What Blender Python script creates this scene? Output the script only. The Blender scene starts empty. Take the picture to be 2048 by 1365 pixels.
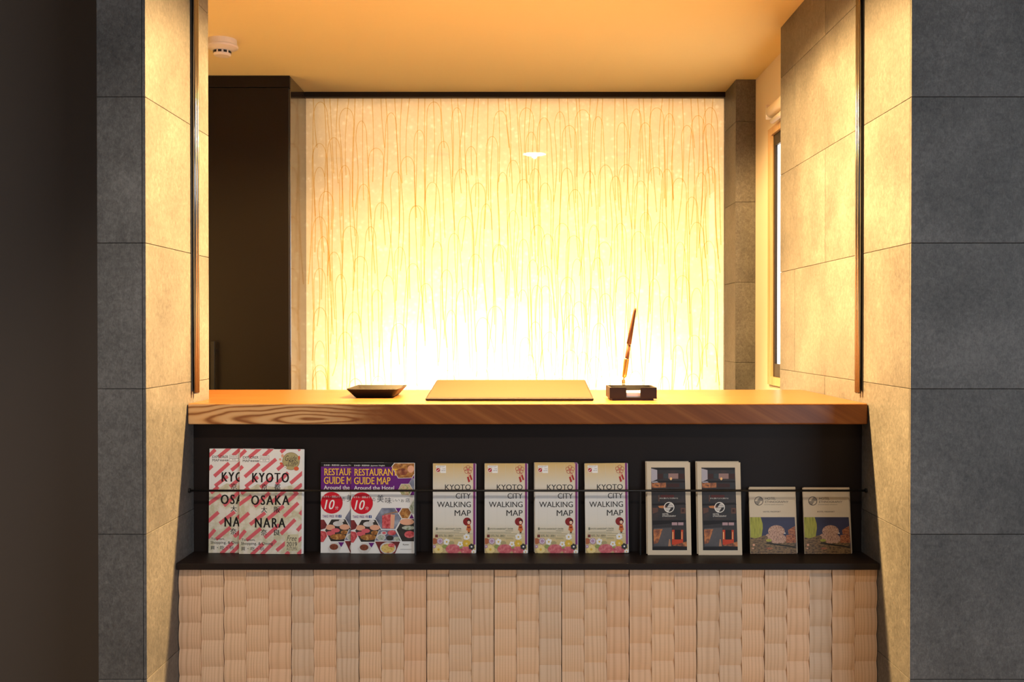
import bpy, math, random
from mathutils import Vector

random.seed(7)
SC = bpy.context.scene
COL = SC.collection
R = math.radians

# ------------------------------------------------------------------ camera, world, exposure
EYE = 1.25                      # eye height; depth runs along +Y from the camera
FPX = 2053.0                    # focal length in pixels of a 2048 wide frame
TILT = 0.0080
cam_d = bpy.data.cameras.new('camera')
cam_d.sensor_width = 36.0
cam_d.lens = 36.0 * FPX / 2048.0
cam_d.shift_x = -21.0 / 2048.0
cam_d.shift_y = -5.1 / 2048.0
cam_d.clip_start = 0.05
cam = bpy.data.objects.new('camera', cam_d)
COL.objects.link(cam)
cam.location = (0, 0, EYE)
cam.rotation_euler = (math.pi / 2 - TILT, 0, 0)
SC.camera = cam

SC.view_settings.view_transform = 'Standard'
SC.view_settings.look = 'None'
SC.view_settings.gamma = 1.0
SC.view_settings.exposure = 0.0
SC.view_settings.use_curve_mapping = False
SC.cycles.use_denoising = True
SC.cycles.max_bounces = 10
SC.cycles.diffuse_bounces = 5
SC.cycles.transparent_max_bounces = 24
SC.cycles.sample_clamp_indirect = 6.0
SC.cycles.caustics_reflective = False
SC.cycles.caustics_refractive = False

world = bpy.data.worlds.new('world')
SC.world = world
world.use_nodes = True
world.node_tree.nodes['Background'].inputs[0].default_value = (0.78, 0.88, 1.0, 1)
world.node_tree.nodes['Background'].inputs[1].default_value = 0.32

WARM = (1.0, 0.65, 0.335)


def lamp(name, kind, loc, target, power, color, **kw):
    d = bpy.data.lights.new(name, kind)
    d.energy = power
    d.color = color
    for k, v in kw.items():
        setattr(d, k, v)
    o = bpy.data.objects.new(name, d)
    COL.objects.link(o)
    o.location = loc
    o.rotation_euler = (Vector(target) - Vector(loc)).to_track_quat('-Z', 'Y').to_euler()
    return o


# daylight through the lobby's glazed entrance (behind the camera, to the right)
lamp('entrance_daylight', 'AREA', (3.3, -2.75, 1.40), (0.0, 2.2, 0.9), 100, (0.82, 0.91, 1.0),
     shape='RECTANGLE', size=2.1, size_y=2.1)
# lamps inside the backlit wall panel: a strong strip low down and weak rows behind the sheet
lamp('panel_strip_lamp', 'AREA', (-0.03, 4.25, EYE - 0.45), (-0.03, 4.20, EYE + 0.25), 60, WARM,
     shape='RECTANGLE', size=1.15, size_y=0.10)
lamp('panel_back_lamp', 'AREA', (-0.03, 4.36, EYE + 0.20), (-0.03, 4.0, EYE + 0.20), 4.0, WARM,
     shape='RECTANGLE', size=1.60, size_y=1.40)

# ------------------------------------------------------------------ helpers


class MB:
    def __init__(self):
        self.v, self.f, self.m = [], [], []

    def add(self, vs, fs, mi=0):
        b = len(self.v)
        self.v += [tuple(p) for p in vs]
        for f in fs:
            self.f.append(tuple(b + i for i in f))
            self.m.append(mi)
        return self

    def box(self, x0, x1, y0, y1, z0, z1, mi=0):
        vs = [(x0, y0, z0), (x1, y0, z0), (x1, y1, z0), (x0, y1, z0),
              (x0, y0, z1), (x1, y0, z1), (x1, y1, z1), (x0, y1, z1)]
        fs = [(0, 3, 2, 1), (4, 5, 6, 7), (0, 1, 5, 4), (1, 2, 6, 5), (2, 3, 7, 6), (3, 0, 4, 7)]
        return self.add(vs, fs, mi)

    def prism(self, pts, z0, z1, mi=0):
        n = len(pts)
        vs = [(x, y, z0) for x, y in pts] + [(x, y, z1) for x, y in pts]
        fs = [tuple(range(n - 1, -1, -1)), tuple(range(n, 2 * n))]
        fs += [(i, (i + 1) % n, n + (i + 1) % n, n + i) for i in range(n)]
        return self.add(vs, fs, mi)

    def tube(self, pts, rads, n=10, mi=0, caps=True):
        pts = [Vector(p) for p in pts]
        if not isinstance(rads, (list, tuple)):
            rads = [rads] * len(pts)
        rings = []
        for i, p in enumerate(pts):
            t = (pts[min(i + 1, len(pts) - 1)] - pts[max(i - 1, 0)]).normalized()
            a = Vector((0, 1, 0)) if abs(t.y) < 0.9 else Vector((1, 0, 0))
            u = t.cross(a).normalized()
            w = t.cross(u).normalized()
            rings.append([p + rads[i] * (math.cos(2 * math.pi * k / n) * u + math.sin(2 * math.pi * k / n) * w)
                          for k in range(n)])
        vs = [q for r in rings for q in r]
        fs = []
        for i in range(len(pts) - 1):
            for k in range(n):
                k2 = (k + 1) % n
                fs.append((i * n + k, i * n + k2, (i + 1) * n + k2, (i + 1) * n + k))
        if caps:
            fs.append(tuple(range(n - 1, -1, -1)))
            fs.append(tuple((len(pts) - 1) * n + k for k in range(n)))
        return self.add(vs, fs, mi)

    def lathe(self, prof, c, n=32, mi=0):
        vs, fs = [], []
        for r, z in prof:
            for k in range(n):
                a = 2 * math.pi * k / n
                vs.append((c[0] + r * math.cos(a), c[1] + r * math.sin(a), c[2] + z))
        for i in range(len(prof) - 1):
            for k in range(n):
                k2 = (k + 1) % n
                fs.append((i * n + k, i * n + k2, (i + 1) * n + k2, (i + 1) * n + k))
        return self.add(vs, fs, mi)

    def mesh(self, name, mats, origin=(0, 0, 0), smooth=False):
        me = bpy.data.meshes.new(name)
        o = Vector(origin)
        me.from_pydata([tuple(Vector(p) - o) for p in self.v], [], self.f)
        if not isinstance(mats, (list, tuple)):
            mats = [mats]
        for m in mats:
            me.materials.append(m)
        me.polygons.foreach_set('material_index', self.m)
        if smooth:
            me.polygons.foreach_set('use_smooth', [True] * len(self.f))
        me.update()
        return me

    def build(self, name, mats, parent=None, smooth=False, world=True, bevel=0, seg=2):
        """link as one mesh object; with world=True the vertices are world positions"""
        org = (0, 0, 0)
        if parent is not None and world:
            org = wloc(parent)
        me = self.mesh(name, mats, org, smooth)
        return link(name, me, parent, bevel, seg)


def wloc(o):
    p = Vector(o.location)
    while o.parent is not None:
        o = o.parent
        p += Vector(o.location)
    return p


def link(name, me, parent=None, bevel=0, seg=2):
    o = bpy.data.objects.new(name, me)
    COL.objects.link(o)
    if parent is not None:
        o.parent = parent
    if bevel:
        md = o.modifiers.new('bevel', 'BEVEL')
        md.width = bevel
        md.segments = seg
        md.limit_method = 'ANGLE'
        md.angle_limit = R(40)
    return o


def tag(o, label=None, cat=None, group=None, kind=None):
    if label:
        o['label'] = label
    if cat:
        o['category'] = cat
    if group:
        o['group'] = group
    if kind:
        o['kind'] = kind
    return o


def empty(name, loc):
    o = bpy.data.objects.new(name, None)
    COL.objects.link(o)
    o.location = loc
    o.empty_display_size = 0.05
    return o


def Z(z):
    return EYE + z


# ------------------------------------------------------------------ materials
def lin(r, g, b):
    def f(c):
        c /= 255.0
        return c / 12.92 if c <= 0.04045 else ((c + 0.055) / 1.055) ** 2.4
    return (f(r), f(g), f(b), 1.0)


def mat(name, col, rough=0.5, metal=0.0, spec=0.5, emit=None, estr=0):
    m = bpy.data.materials.new(name)
    m.use_nodes = True
    b = m.node_tree.nodes['Principled BSDF']
    b.inputs['Base Color'].default_value = tuple(col[:3]) + (1,)
    b.inputs['Roughness'].default_value = rough
    b.inputs['Metallic'].default_value = metal
    b.inputs['Specular IOR Level'].default_value = spec
    if emit:
        b.inputs['Emission Color'].default_value = tuple(emit[:3]) + (1,)
        b.inputs['Emission Strength'].default_value = estr
    return m


class NT:
    """small wrapper to wire shader nodes"""
    def __init__(self, m):
        self.m = m
        self.t = m.node_tree
        self.b = self.t.nodes.get('Principled BSDF')

    def n(self, kind, **kw):
        nd = self.t.nodes.new(kind)
        for k, v in kw.items():
            setattr(nd, k, v)
        return nd

    def l(self, a, b):
        self.t.links.new(a, b)

    def coord(self, scale=(1, 1, 1), rand=0.0, out='Object'):
        tc = self.n('ShaderNodeTexCoord')
        mp = self.n('ShaderNodeMapping')
        mp.inputs['Scale'].default_value = scale
        self.l(tc.outputs[out], mp.inputs['Vector'])
        if rand:
            oi = self.n('ShaderNodeObjectInfo')
            ml = self.n('ShaderNodeMath', operation='MULTIPLY')
            ml.inputs[1].default_value = rand
            self.l(oi.outputs['Random'], ml.inputs[0])
            cb = self.n('ShaderNodeCombineXYZ')
            for i in range(3):
                self.l(ml.outputs[0], cb.inputs[i])
            self.l(cb.outputs[0], mp.inputs['Location'])
        return mp.outputs[0]

    def noise(self, vec, scale, detail=4, rough=0.55, dist=0.0):
        x = self.n('ShaderNodeTexNoise')
        x.inputs['Scale'].default_value = scale
        x.inputs['Detail'].default_value = detail
        x.inputs['Roughness'].default_value = rough
        x.inputs['Distortion'].default_value = dist
        self.l(vec, x.inputs['Vector'])
        return x.outputs['Fac']

    def ramp(self, fac, stops, interp='LINEAR'):
        r = self.n('ShaderNodeValToRGB')
        r.color_ramp.interpolation = interp
        e = r.color_ramp.elements
        while len(e) < len(stops):
            e.new(0.5)
        for i, (p, c) in enumerate(stops):
            e[i].position = p
            e[i].color = tuple(c[:3]) + (1,)
        self.l(fac, r.inputs[0])
        return r.outputs[0]

    def mix(self, fac, a, b, blend='MIX'):
        x = self.n('ShaderNodeMix', data_type='RGBA', blend_type=blend)
        for s, v in ((x.inputs[0], fac), (x.inputs[6], a), (x.inputs[7], b)):
            if hasattr(v, 'is_linked'):
                self.l(v, s)
            elif isinstance(v, (int, float)):
                s.default_value = v
            else:
                s.default_value = tuple(v[:3]) + (1,)
        return x.outputs[2]

    def math(self, op, a, b=None):
        x = self.n('ShaderNodeMath', operation=op)
        for s, v in ((x.inputs[0], a), (x.inputs[1], b)):
            if v is None:
                continue
            if hasattr(v, 'is_linked'):
                self.l(v, s)
            else:
                s.default_value = v
        return x.outputs[0]

    def bump(self, h, strength=0.2, dist=0.002):
        x = self.n('ShaderNodeBump')
        x.inputs['Strength'].default_value = strength
        x.inputs['Distance'].default_value = dist
        self.l(h, x.inputs['Height'])
        self.l(x.outputs[0], self.b.inputs['Normal'])

    def color(self, c):
        self.l(c, self.b.inputs['Base Color'])


def noise_mat(name, cols, scale=200, rough=0.5, stretch=(1, 1, 1), detail=3, contrast=0.22):
    m = mat(name, cols[0], rough)
    t = NT(m)
    v = t.coord(stretch)
    k = len(cols)
    t.color(t.ramp(t.noise(v, scale, detail),
                   [(0.5 - contrast + 2 * contrast * i / max(1, k - 1), c) for i, c in enumerate(cols)]))
    return m


# stone tile: mottled concrete grey with a faint woven relief
def tile_mat():
    m = mat('stone_tile', (0.16, 0.155, 0.15), 0.52, spec=0.35)
    t = NT(m)
    v = t.coord((1, 1, 1), 37.0)
    big = t.noise(v, 5, 3)
    mid = t.noise(v, 85, 5, 0.72, 0.6)
    fine = t.noise(t.coord((330, 330, 130), 11.0), 1.0, 4, 0.75, 0.8)
    s = t.math('ADD', t.math('MULTIPLY', big, 0.35), t.math('ADD', t.math('MULTIPLY', mid, 0.40),
                                                            t.math('MULTIPLY', fine, 0.35)))
    t.color(t.ramp(s, [(0.40, (0.056, 0.054, 0.054)), (0.55, (0.112, 0.108, 0.106)), (0.70, (0.190, 0.184, 0.180))]))
    t.bump(t.math('ADD', fine, t.math('MULTIPLY', mid, 0.6)), 0.35, 0.0012)
    return m


M = {}
M['tile'] = tile_mat()
M['joint'] = mat('tile_joint', (0.03, 0.028, 0.026), 0.9)
M['black'] = mat('black_laminate', (0.0085, 0.0062, 0.0048), 0.42, spec=0.25)
M['black_gloss'] = mat('polished_brown_laminate', (0.035, 0.022, 0.012), 0.12)
M['black_gloss'].node_tree.nodes['Principled BSDF'].inputs['IOR'].default_value = 2.9
M['shelf_black'] = mat('black_painted_board', (0.013, 0.0085, 0.0075), 0.48, spec=0.18)
M['black_steel'] = mat('black_steel', (0.012, 0.011, 0.011), 0.4, 0.3)
M['ceiling'] = mat('cream_ceiling_paper', (0.94, 0.83, 0.45), 0.8)
_t = NT(M['ceiling'])
_t.bump(_t.noise(_t.coord((1, 1, 1)), 260, 3), 0.15, 0.001)
M['cream'] = mat('cream_wall_paper', (0.88, 0.82, 0.70), 0.8)
M['white_lining'] = mat('light_box_lining', (0.62, 0.60, 0.57), 0.7)
M['dark_wall'] = mat('dark_brown_wall', (0.105, 0.082, 0.068), 0.36)
M['lobby_wall'] = mat('lobby_wall', (0.38, 0.36, 0.34), 0.8)
M['floor'] = noise_mat('dark_floor_tile', [(0.16, 0.15, 0.14), (0.22, 0.205, 0.19)], 12, 0.5)
M['steel'] = mat('brushed_steel', (0.27, 0.27, 0.28), 0.20, 1.0)
M['steel_dark'] = mat('dark_steel', (0.10, 0.095, 0.09), 0.35, 0.9)
M['brass'] = mat('brass', (0.62, 0.34, 0.09), 0.34, 1.0)
M['white_plastic'] = mat('white_plastic', (0.80, 0.77, 0.72), 0.45)
M['slot'] = mat('dark_slot', (0.01, 0.009, 0.008), 0.8)
M['lamp_disc'] = mat('lit_lamp_lens', (0.9, 0.9, 0.9), 0.5, emit=(1.0, 0.80, 0.5), estr=70)
M['lit_pane'] = mat('daylit_frosted_pane', (0.8, 0.8, 0.8), 0.4, emit=(1.0, 0.98, 0.95), estr=2.2)
M['leather'] = mat('black_leather', (0.009, 0.0068, 0.0052), 0.5, spec=0.25)
_t = NT(M['leather'])
_t.bump(_t.noise(_t.coord((1, 1, 1)), 900, 2), 0.25, 0.0006)
M['note_paper'] = mat('note_paper', (0.85, 0.84, 0.82), 0.7)
M['pen_wood'] = mat('brown_pen_barrel', (0.11, 0.040, 0.016), 0.55, spec=0.2)


def wood_frame_mat():
    m = mat('pale_window_wood', (0.62, 0.42, 0.22), 0.5)
    t = NT(m)
    t.color(t.ramp(t.noise(t.coord((40, 40, 3)), 1.0, 4), [(0.3, (0.55, 0.35, 0.16)), (0.7, (0.70, 0.50, 0.28))]))
    return m


M['window_wood'] = wood_frame_mat()


def pine_mat():
    """pale pine board, grain running up the board, every board its own cut"""
    m = mat('pale_pine', (0.6, 0.42, 0.28), 0.55, spec=0.3)
    t = NT(m)
    tc = t.n('ShaderNodeTexCoord')
    sep = t.n('ShaderNodeSeparateXYZ')
    t.l(tc.outputs['Object'], sep.inputs[0])
    o2 = t.n('ShaderNodeObjectInfo')
    freq = t.math('ADD', 330.0, t.math('MULTIPLY', t.math('FRACT', t.math('MULTIPLY', o2.outputs['Random'], 7.7)), 650.0))
    warp = t.noise(t.coord((22, 0, 1.1), 29.0), 1.0, 2)
    ph = t.math('ADD', t.math('MULTIPLY', sep.outputs[0], freq), t.math('ADD', t.math('MULTIPLY', warp, 26.0), t.math('MULTIPLY', o2.outputs['Random'], 90.0)))
    ring = t.math('ADD', t.math('MULTIPLY', t.math('SINE', ph), 0.5), 0.5)
    ring = t.math('POWER', ring, 2.4)
    ring = t.math('MULTIPLY', ring, t.math('ADD', 0.35, t.noise(t.coord((70, 0, 2), 41.0), 1.0, 2)))
    fibre = t.noise(t.coord((420, 0, 5), 17.0), 1.0, 3)
    oi = t.n('ShaderNodeObjectInfo')
    base = t.ramp(oi.outputs['Random'], [(0.0, (0.62, 0.47, 0.35)), (0.35, (0.68, 0.49, 0.345)),
                                         (0.7, (0.75, 0.51, 0.335)), (1.0, (0.69, 0.46, 0.31))])
    dark = t.mix(1.0, base, (0.74, 0.66, 0.58), 'MULTIPLY')
    c = t.mix(t.math('MULTIPLY', ring, 0.62), base, dark)
    c = t.mix(t.math('MULTIPLY', fibre, 0.35), c, t.mix(1.0, c, (0.78, 0.74, 0.70), 'MULTIPLY'))
    t.color(c)
    return m


M['pine'] = pine_mat()


def slab_mat():
    """oiled zelkova slab: oval heartwood figure at the left, plain slanting figure to the right"""
    m = mat('oiled_slab_wood', (0.4, 0.2, 0.08), 0.30, spec=0.35)
    t = NT(m)
    tc = t.n('ShaderNodeTexCoord')
    sep = t.n('ShaderNodeSeparateXYZ')
    t.l(tc.outputs['Object'], sep.inputs[0])
    x, y, z = sep.outputs
    w1 = t.noise(t.coord((3.2, 2.0, 9)), 1.0, 3)
    w2 = t.noise(t.coord((9, 4, 40)), 1.0, 3)
    # oval rings round a centre on the front edge
    dx = t.math('MULTIPLY', t.math('ADD', x, 0.47), 0.085)
    dz = t.math('ADD', z, 0.036)
    dy = t.math('MULTIPLY', t.math('ADD', y, 0.0), 0.55)
    r = t.math('SQRT', t.math('ADD', t.math('MULTIPLY', dx, dx),
                              t.math('ADD', t.math('MULTIPLY', dz, dz), t.math('MULTIPLY', dy, dy))))
    r = t.math('ADD', r, t.math('ADD', t.math('MULTIPLY', w1, 0.034), t.math('MULTIPLY', w2, 0.004)))
    ring = t.math('ADD', t.math('MULTIPLY', t.math('SINE', t.math('MULTIPLY', r, 760.0)), 0.5), 0.5)
    ring = t.math('POWER', ring, 1.6)
    oval = t.ramp(ring, [(0.0, (0.66, 0.385, 0.175)), (0.5, (0.58, 0.305, 0.115)), (1.0, (0.27, 0.095, 0.028))])
    # slanting plain figure
    sl = t.math('ADD', t.math('MULTIPLY', x, 17.0), t.math('MULTIPLY', z, 30.0))
    cb = t.n('ShaderNodeCombineXYZ')
    t.l(sl, cb.inputs[0])
    t.l(t.math('MULTIPLY', y, 5.0), cb.inputs[1])
    fig = t.noise(cb.outputs[0], 1.0, 5, 0.6)
    plain = t.ramp(fig, [(0.30, (0.145, 0.040, 0.008)), (0.50, (0.215, 0.067, 0.015)), (0.72, (0.32, 0.118, 0.030))])
    fac = t.n('ShaderNodeMapRange')
    fac.interpolation_type = 'SMOOTHSTEP'
    fac.inputs['From Min'].default_value = -0.42
    fac.inputs['From Max'].default_value = -0.22
    t.l(t.math('ADD', x, t.math('MULTIPLY', t.noise(t.coord((16, 5, 34)), 1.0, 3), 0.16)), fac.inputs['Value'])
    front = t.mix(fac.outputs[0], oval, plain)
    # top: straight planed grain running along the slab
    tg = t.noise(t.coord((1.6, 60, 60)), 1.0, 4, 0.6)
    tg2 = t.noise(t.coord((5, 190, 190)), 1.0, 3, 0.6)
    top = t.ramp(t.math('ADD', t.math('MULTIPLY', tg, 0.65), t.math('MULTIPLY', tg2, 0.35)),
                 [(0.34, (0.17, 0.063, 0.017)), (0.5, (0.25, 0.098, 0.027)), (0.68, (0.34, 0.142, 0.043))])
    geo = t.n('ShaderNodeNewGeometry')
    sn = t.n('ShaderNodeSeparateXYZ')
    t.l(geo.outputs['True Normal'], sn.inputs[0])
    t.color(t.mix(t.math('GREATER_THAN', sn.outputs[2], 0.6), front, top))
    return m


M['slab'] = slab_mat()


def mat_board():
    m = mat('tan_desk_mat_leather', (0.04, 0.02, 0.008), 0.62, spec=0.22)
    t = NT(m)
    f = t.noise(t.coord((6, 420, 420)), 1.0, 3)
    t.color(t.ramp(f, [(0.3, (0.034, 0.018, 0.0065)), (0.7, (0.046, 0.025, 0.0095))]))
    t.bump(t.noise(t.coord((1, 1, 1)), 700, 2), 0.2, 0.0005)
    return m


M['mat_tan'] = mat_board()


def washi_mat():
    """translucent mulberry paper with clotted fibres"""
    m = bpy.data.materials.new('washi_sheet')
    m.use_nodes = True
    t = NT(m)
    t.t.nodes.remove(t.b)
    out = t.t.nodes['Material Output']
    v = t.coord((1, 1, 1))
    vor = t.n('ShaderNodeTexVoronoi')
    vor.inputs['Scale'].default_value = 40
    vor.inputs['Randomness'].default_value = 1.0
    t.l(v, vor.inputs['Vector'])
    cloud = t.noise(v, 26, 5, 0.65)
    fine = t.noise(v, 150, 3, 0.6)
    s = t.math('ADD', t.math('MULTIPLY', t.math('MINIMUM', vor.outputs['Distance'], 0.42), -0.75),
               t.math('ADD', t.math('MULTIPLY', cloud, 0.75), t.math('MULTIPLY', fine, 0.45)))
    c = t.ramp(s, [(0.12, (0.73, 0.67, 0.56)), (0.38, (0.81, 0.76, 0.66)), (0.58, (0.98, 0.96, 0.92))])
    tr = t.n('ShaderNodeBsdfTranslucent')
    df = t.n('ShaderNodeBsdfDiffuse')
    t.l(c, tr.inputs['Color'])
    df.inputs['Color'].default_value = (0.80, 0.74, 0.60, 1)
    mx = t.n('ShaderNodeMixShader')
    mx.inputs[0].default_value = 0.30
    t.l(tr.outputs[0], mx.inputs[1])
    t.l(df.outputs[0], mx.inputs[2])
    t.l(mx.outputs[0], out.inputs['Surface'])
    return m


def fibre_mat():
    """thin honey-coloured strand that lets the light of the sheet through"""
    m = bpy.data.materials.new('honey_strand')
    m.use_nodes = True
    t = NT(m)
    t.t.nodes.remove(t.b)
    out = t.t.nodes['Material Output']
    tp = t.n('ShaderNodeBsdfTransparent')
    tp.inputs['Color'].default_value = (0.955, 0.855, 0.64, 1)
    df = t.n('ShaderNodeBsdfDiffuse')
    df.inputs['Color'].default_value = (0.55, 0.36, 0.12, 1)
    mx = t.n('ShaderNodeMixShader')
    mx.inputs[0].default_value = 0.025
    t.l(tp.outputs[0], mx.inputs[1])
    t.l(df.outputs[0], mx.inputs[2])
    t.l(mx.outputs[0], out.inputs['Surface'])
    return m


def pane_mat():
    """clear glass: see-through with a mirror reflection by Fresnel"""
    m = bpy.data.materials.new('clear_glass')
    m.use_nodes = True
    t = NT(m)
    t.t.nodes.remove(t.b)
    out = t.t.nodes['Material Output']
    tp = t.n('ShaderNodeBsdfTransparent')
    gl = t.n('ShaderNodeBsdfGlossy')
    gl.inputs['Roughness'].default_value = 0.015
    fr = t.n('ShaderNodeFresnel')
    fr.inputs['IOR'].default_value = 1.45
    mx = t.n('ShaderNodeMixShader')
    t.l(fr.outputs[0], mx.inputs[0])
    t.l(tp.outputs[0], mx.inputs[1])
    t.l(gl.outputs[0], mx.inputs[2])
    t.l(mx.outputs[0], out.inputs['Surface'])
    return m


M['washi'] = washi_mat()
M['fibre'] = fibre_mat()
M['glass'] = pane_mat()

# ------------------------------------------------------------------ key distances (metres from the camera)
XL, XR = -0.7776, 0.802         # faces of the opening
Y0 = 2.12                       # front faces of the piers
YLR = 2.545                     # back end of the left pier
YRR = 3.197                     # back end of the right pier
CEIL = Z(0.941)
TILE_H = 0.3013
JZ = [Z(0.4815 - TILE_H * k) for k in range(-2, 7)]     # tile joints, top to bottom
ZT = -0.170                     # counter top
YC0, YC1 = 2.378, 2.933         # counter front and back edge
ZS = -0.523                     # brochure shelf top
YS = 2.297                      # brochure shelf front
YP = 2.4225                     # dark panel behind the brochures
YW = 4.067                      # luminous panel face
G = 0.0011                      # tile joint width
TT = 0.007                      # tile thickness

# ------------------------------------------------------------------ the setting


def struct(name, mb, m, parent=None, **kw):
    o = mb.build(name, m, parent, **kw)
    if parent is None:
        o['kind'] = 'structure'
    return o


def rows(zlo, zhi):
    js = sorted([z for z in JZ if zlo < z < zhi] + [zlo, zhi])
    return [(js[i], js[i + 1], i) for i in range(len(js) - 1)]


def tile(parent, x0, x1, y0, y1, z0, z1):
    mb = MB().box(x0, x1, y0, y1, z0, z1)
    c = Vector(((x0 + x1) / 2, (y0 + y1) / 2, (z0 + z1) / 2))
    me = mb.mesh('tile', M['tile'], c)
    o = link('tile', me, parent, bevel=0.0005, seg=1)
    o.location = c - wloc(parent)
    return o


h = G / 2
# left pier
wl = struct('wall_left', MB().box(-0.878 + TT, XL - TT, Y0 + TT, YLR - TT, 0, CEIL + 0.25), M['joint'])
for z0, z1, i in rows(0.0, CEIL):
    tile(wl, -0.878, XL - TT - h * 2, Y0, Y0 + TT, z0 + h, z1 - h)
    tile(wl, -0.878, XL - TT - h * 2, YLR - TT, YLR, z0 + h, z1 - h)
    tile(wl, XL - TT, XL, Y0, Y0 + 0.302 - h, z0 + h, z1 - h)
    tile(wl, XL - TT, XL, Y0 + 0.302 + h, YLR, z0 + h, z1 - h)
# right pier, running back past the counter
wr = struct('wall_right', MB().box(XR + TT, 4.60, Y0 + TT, YRR - TT, 0, CEIL + 0.25), M['joint'])
for z0, z1, i in rows(0.0, CEIL):
    top_row = round((z1 - Z(0.4815)) / TILE_H)
    odd = top_row % 2
    cuts = [0, 0.302, 0.906, YRR - Y0] if odd else [0, 0.604, YRR - Y0]
    for a, b in zip(cuts[:-1], cuts[1:]):
        tile(wr, XR, XR + TT, Y0 + a + (0.0015 if a else TT + G), Y0 + b - 0.0015, z0 + h, z1 - h)
    cx = [XR] + [XR + (0.604 if not odd else 0.302) + 0.604 * k for k in range(6)]
    for a, b in zip(cx[:-1], cx[1:]):
        tile(wr, a + (h if a > XR + 0.1 else 0), b - h, Y0, Y0 + TT, z0 + h, z1 - h)
# slim pier beside the luminous panel
wb = struct('wall_back_right', MB().box(0.800 + TT, 0.875, 3.856 + TT, 4.42, 0, CEIL + 0.02), M['joint'])
for z0, z1, i in rows(0.0, CEIL):
    tile(wb, 0.800, 0.875 - 0.0005, 3.856, 3.856 + TT, z0 + h, z1 - h)
    tile(wb, 0.800, 0.800 + TT, 3.856 + TT + G, 4.06, z0 + h, z1 - h)
# office side wall with its window opening
WY0, WY1, WZ0, WZ1 = 3.215, 3.622, Z(-0.184), Z(0.700)
sw = MB()
sw.box(0.875, 1.02, YRR, 4.42, 0, WZ0)
sw.box(0.875, 1.02, YRR, 4.42, WZ1, CEIL)
sw.box(0.875, 1.02, WY1, 4.42, WZ0, WZ1)
sw.box(0.875, 1.02, YRR, WY0, WZ0, WZ1)
struct('wall_office_right', sw, M['cream'])
# ceilings, lintel, floors and the rooms' other walls
struct('ceiling', MB().box(-1.50, 1.02, 2.30, 4.42, CEIL, CEIL + 0.06), M['ceiling'])
struct('trim_lintel', MB().box(XL, XR, Y0, 2.30, CEIL, CEIL + 0.25), M['cream'])
struct('ceiling_lobby', MB().box(-3.0, 4.66, -3.0, 2.30, CEIL + 0.25, CEIL + 0.33), M['lobby_wall'])
struct('floor', MB().box(-3.0, 4.66, -3.0, 4.5, -0.06, 0.0), M['floor'])
struct('wall_passage', MB().box(-3.0, -0.878, 2.50, 2.545, 0, CEIL + 0.25), M['dark_wall'])
struct('wall_office_left', MB().box(-1.56, -1.50, 2.545, 4.42, 0, CEIL), M['cream'])
struct('wall_lobby_left', MB().box(-3.06, -3.0, -3.0, 2.545, 0, CEIL + 0.25), M['lobby_wall'])
struct('wall_lobby_right', MB().box(4.60, 4.66, -3.0, Y0, 0, CEIL + 0.25), M['lobby_wall'])
struct('trim_panel_head', MB().box(-0.8596, 0.800, YW - 0.012, YW + 0.05, Z(0.9205), CEIL), M['black'], bevel=0.001)

# window in the office side wall: pale wood casing, black sash, bright frosted pane
win = empty('window_1', (0.875, (WY0 + WY1) / 2, WZ0))
win['kind'] = 'structure'
fr = MB()
fr.box(0.866, 0.90, WY1 - 0.035, WY1 + 0.006, WZ0 - 0.006, WZ1 + 0.006)
fr.box(0.866, 0.90, WY0, WY0 + 0.030, WZ0, WZ1)
fr.box(0.866, 0.90, WY0 + 0.030, WY1 - 0.035, WZ0 - 0.006, WZ0 + 0.022)
fr.box(0.866, 0.90, WY0 + 0.030, WY1 - 0.035, WZ1 - 0.020, WZ1 + 0.006)
fr.build('window_frame', M['window_wood'], win)
fs = MB()
fs.box(0.876, 0.91, WY1 - 0.060, WY1 - 0.035, WZ0 + 0.022, WZ1 - 0.020)
fs.box(0.876, 0.91, WY0 + 0.030, WY0 + 0.055, WZ0 + 0.022, WZ1 - 0.020)
fs.box(0.876, 0.91, WY0 + 0.055, WY1 - 0.060, WZ0 + 0.022, WZ0 + 0.068)
fs.box(0.876, 0.91, WY0 + 0.055, WY1 - 0.060, WZ1 - 0.060, WZ1 - 0.020)
fs.build('sash', M['black'], win)
MB().box(0.884, 0.892, WY0 + 0.055, WY1 - 0.060, WZ0 + 0.068, WZ1 - 0.060).build('pane', M['lit_pane'], win)
# its roller blind, rolled up
bl = empty('roller_blind', (0.845, 3.46, WZ1 + 0.02))
tag(bl, 'rolled-up cream roller blind above the narrow side window', 'blind')
MB().tube([(0.850, 3.235, WZ1 + 0.045), (0.850, 3.506, WZ1 + 0.045)], 0.021, 20).build('roller', M['cream'], bl, smooth=True)
MB().box(0.830, 0.875, 3.506, 3.514, WZ1 + 0.020, WZ1 + 0.070).build('bracket', M['white_plastic'], bl, bevel=0.002)
MB().tube([(0.850, 3.25, WZ1 + 0.012), (0.850, 3.500, WZ1 + 0.012)], 0.009, 12).build('bottom_bar', M['white_plastic'], bl, smooth=True)

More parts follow.
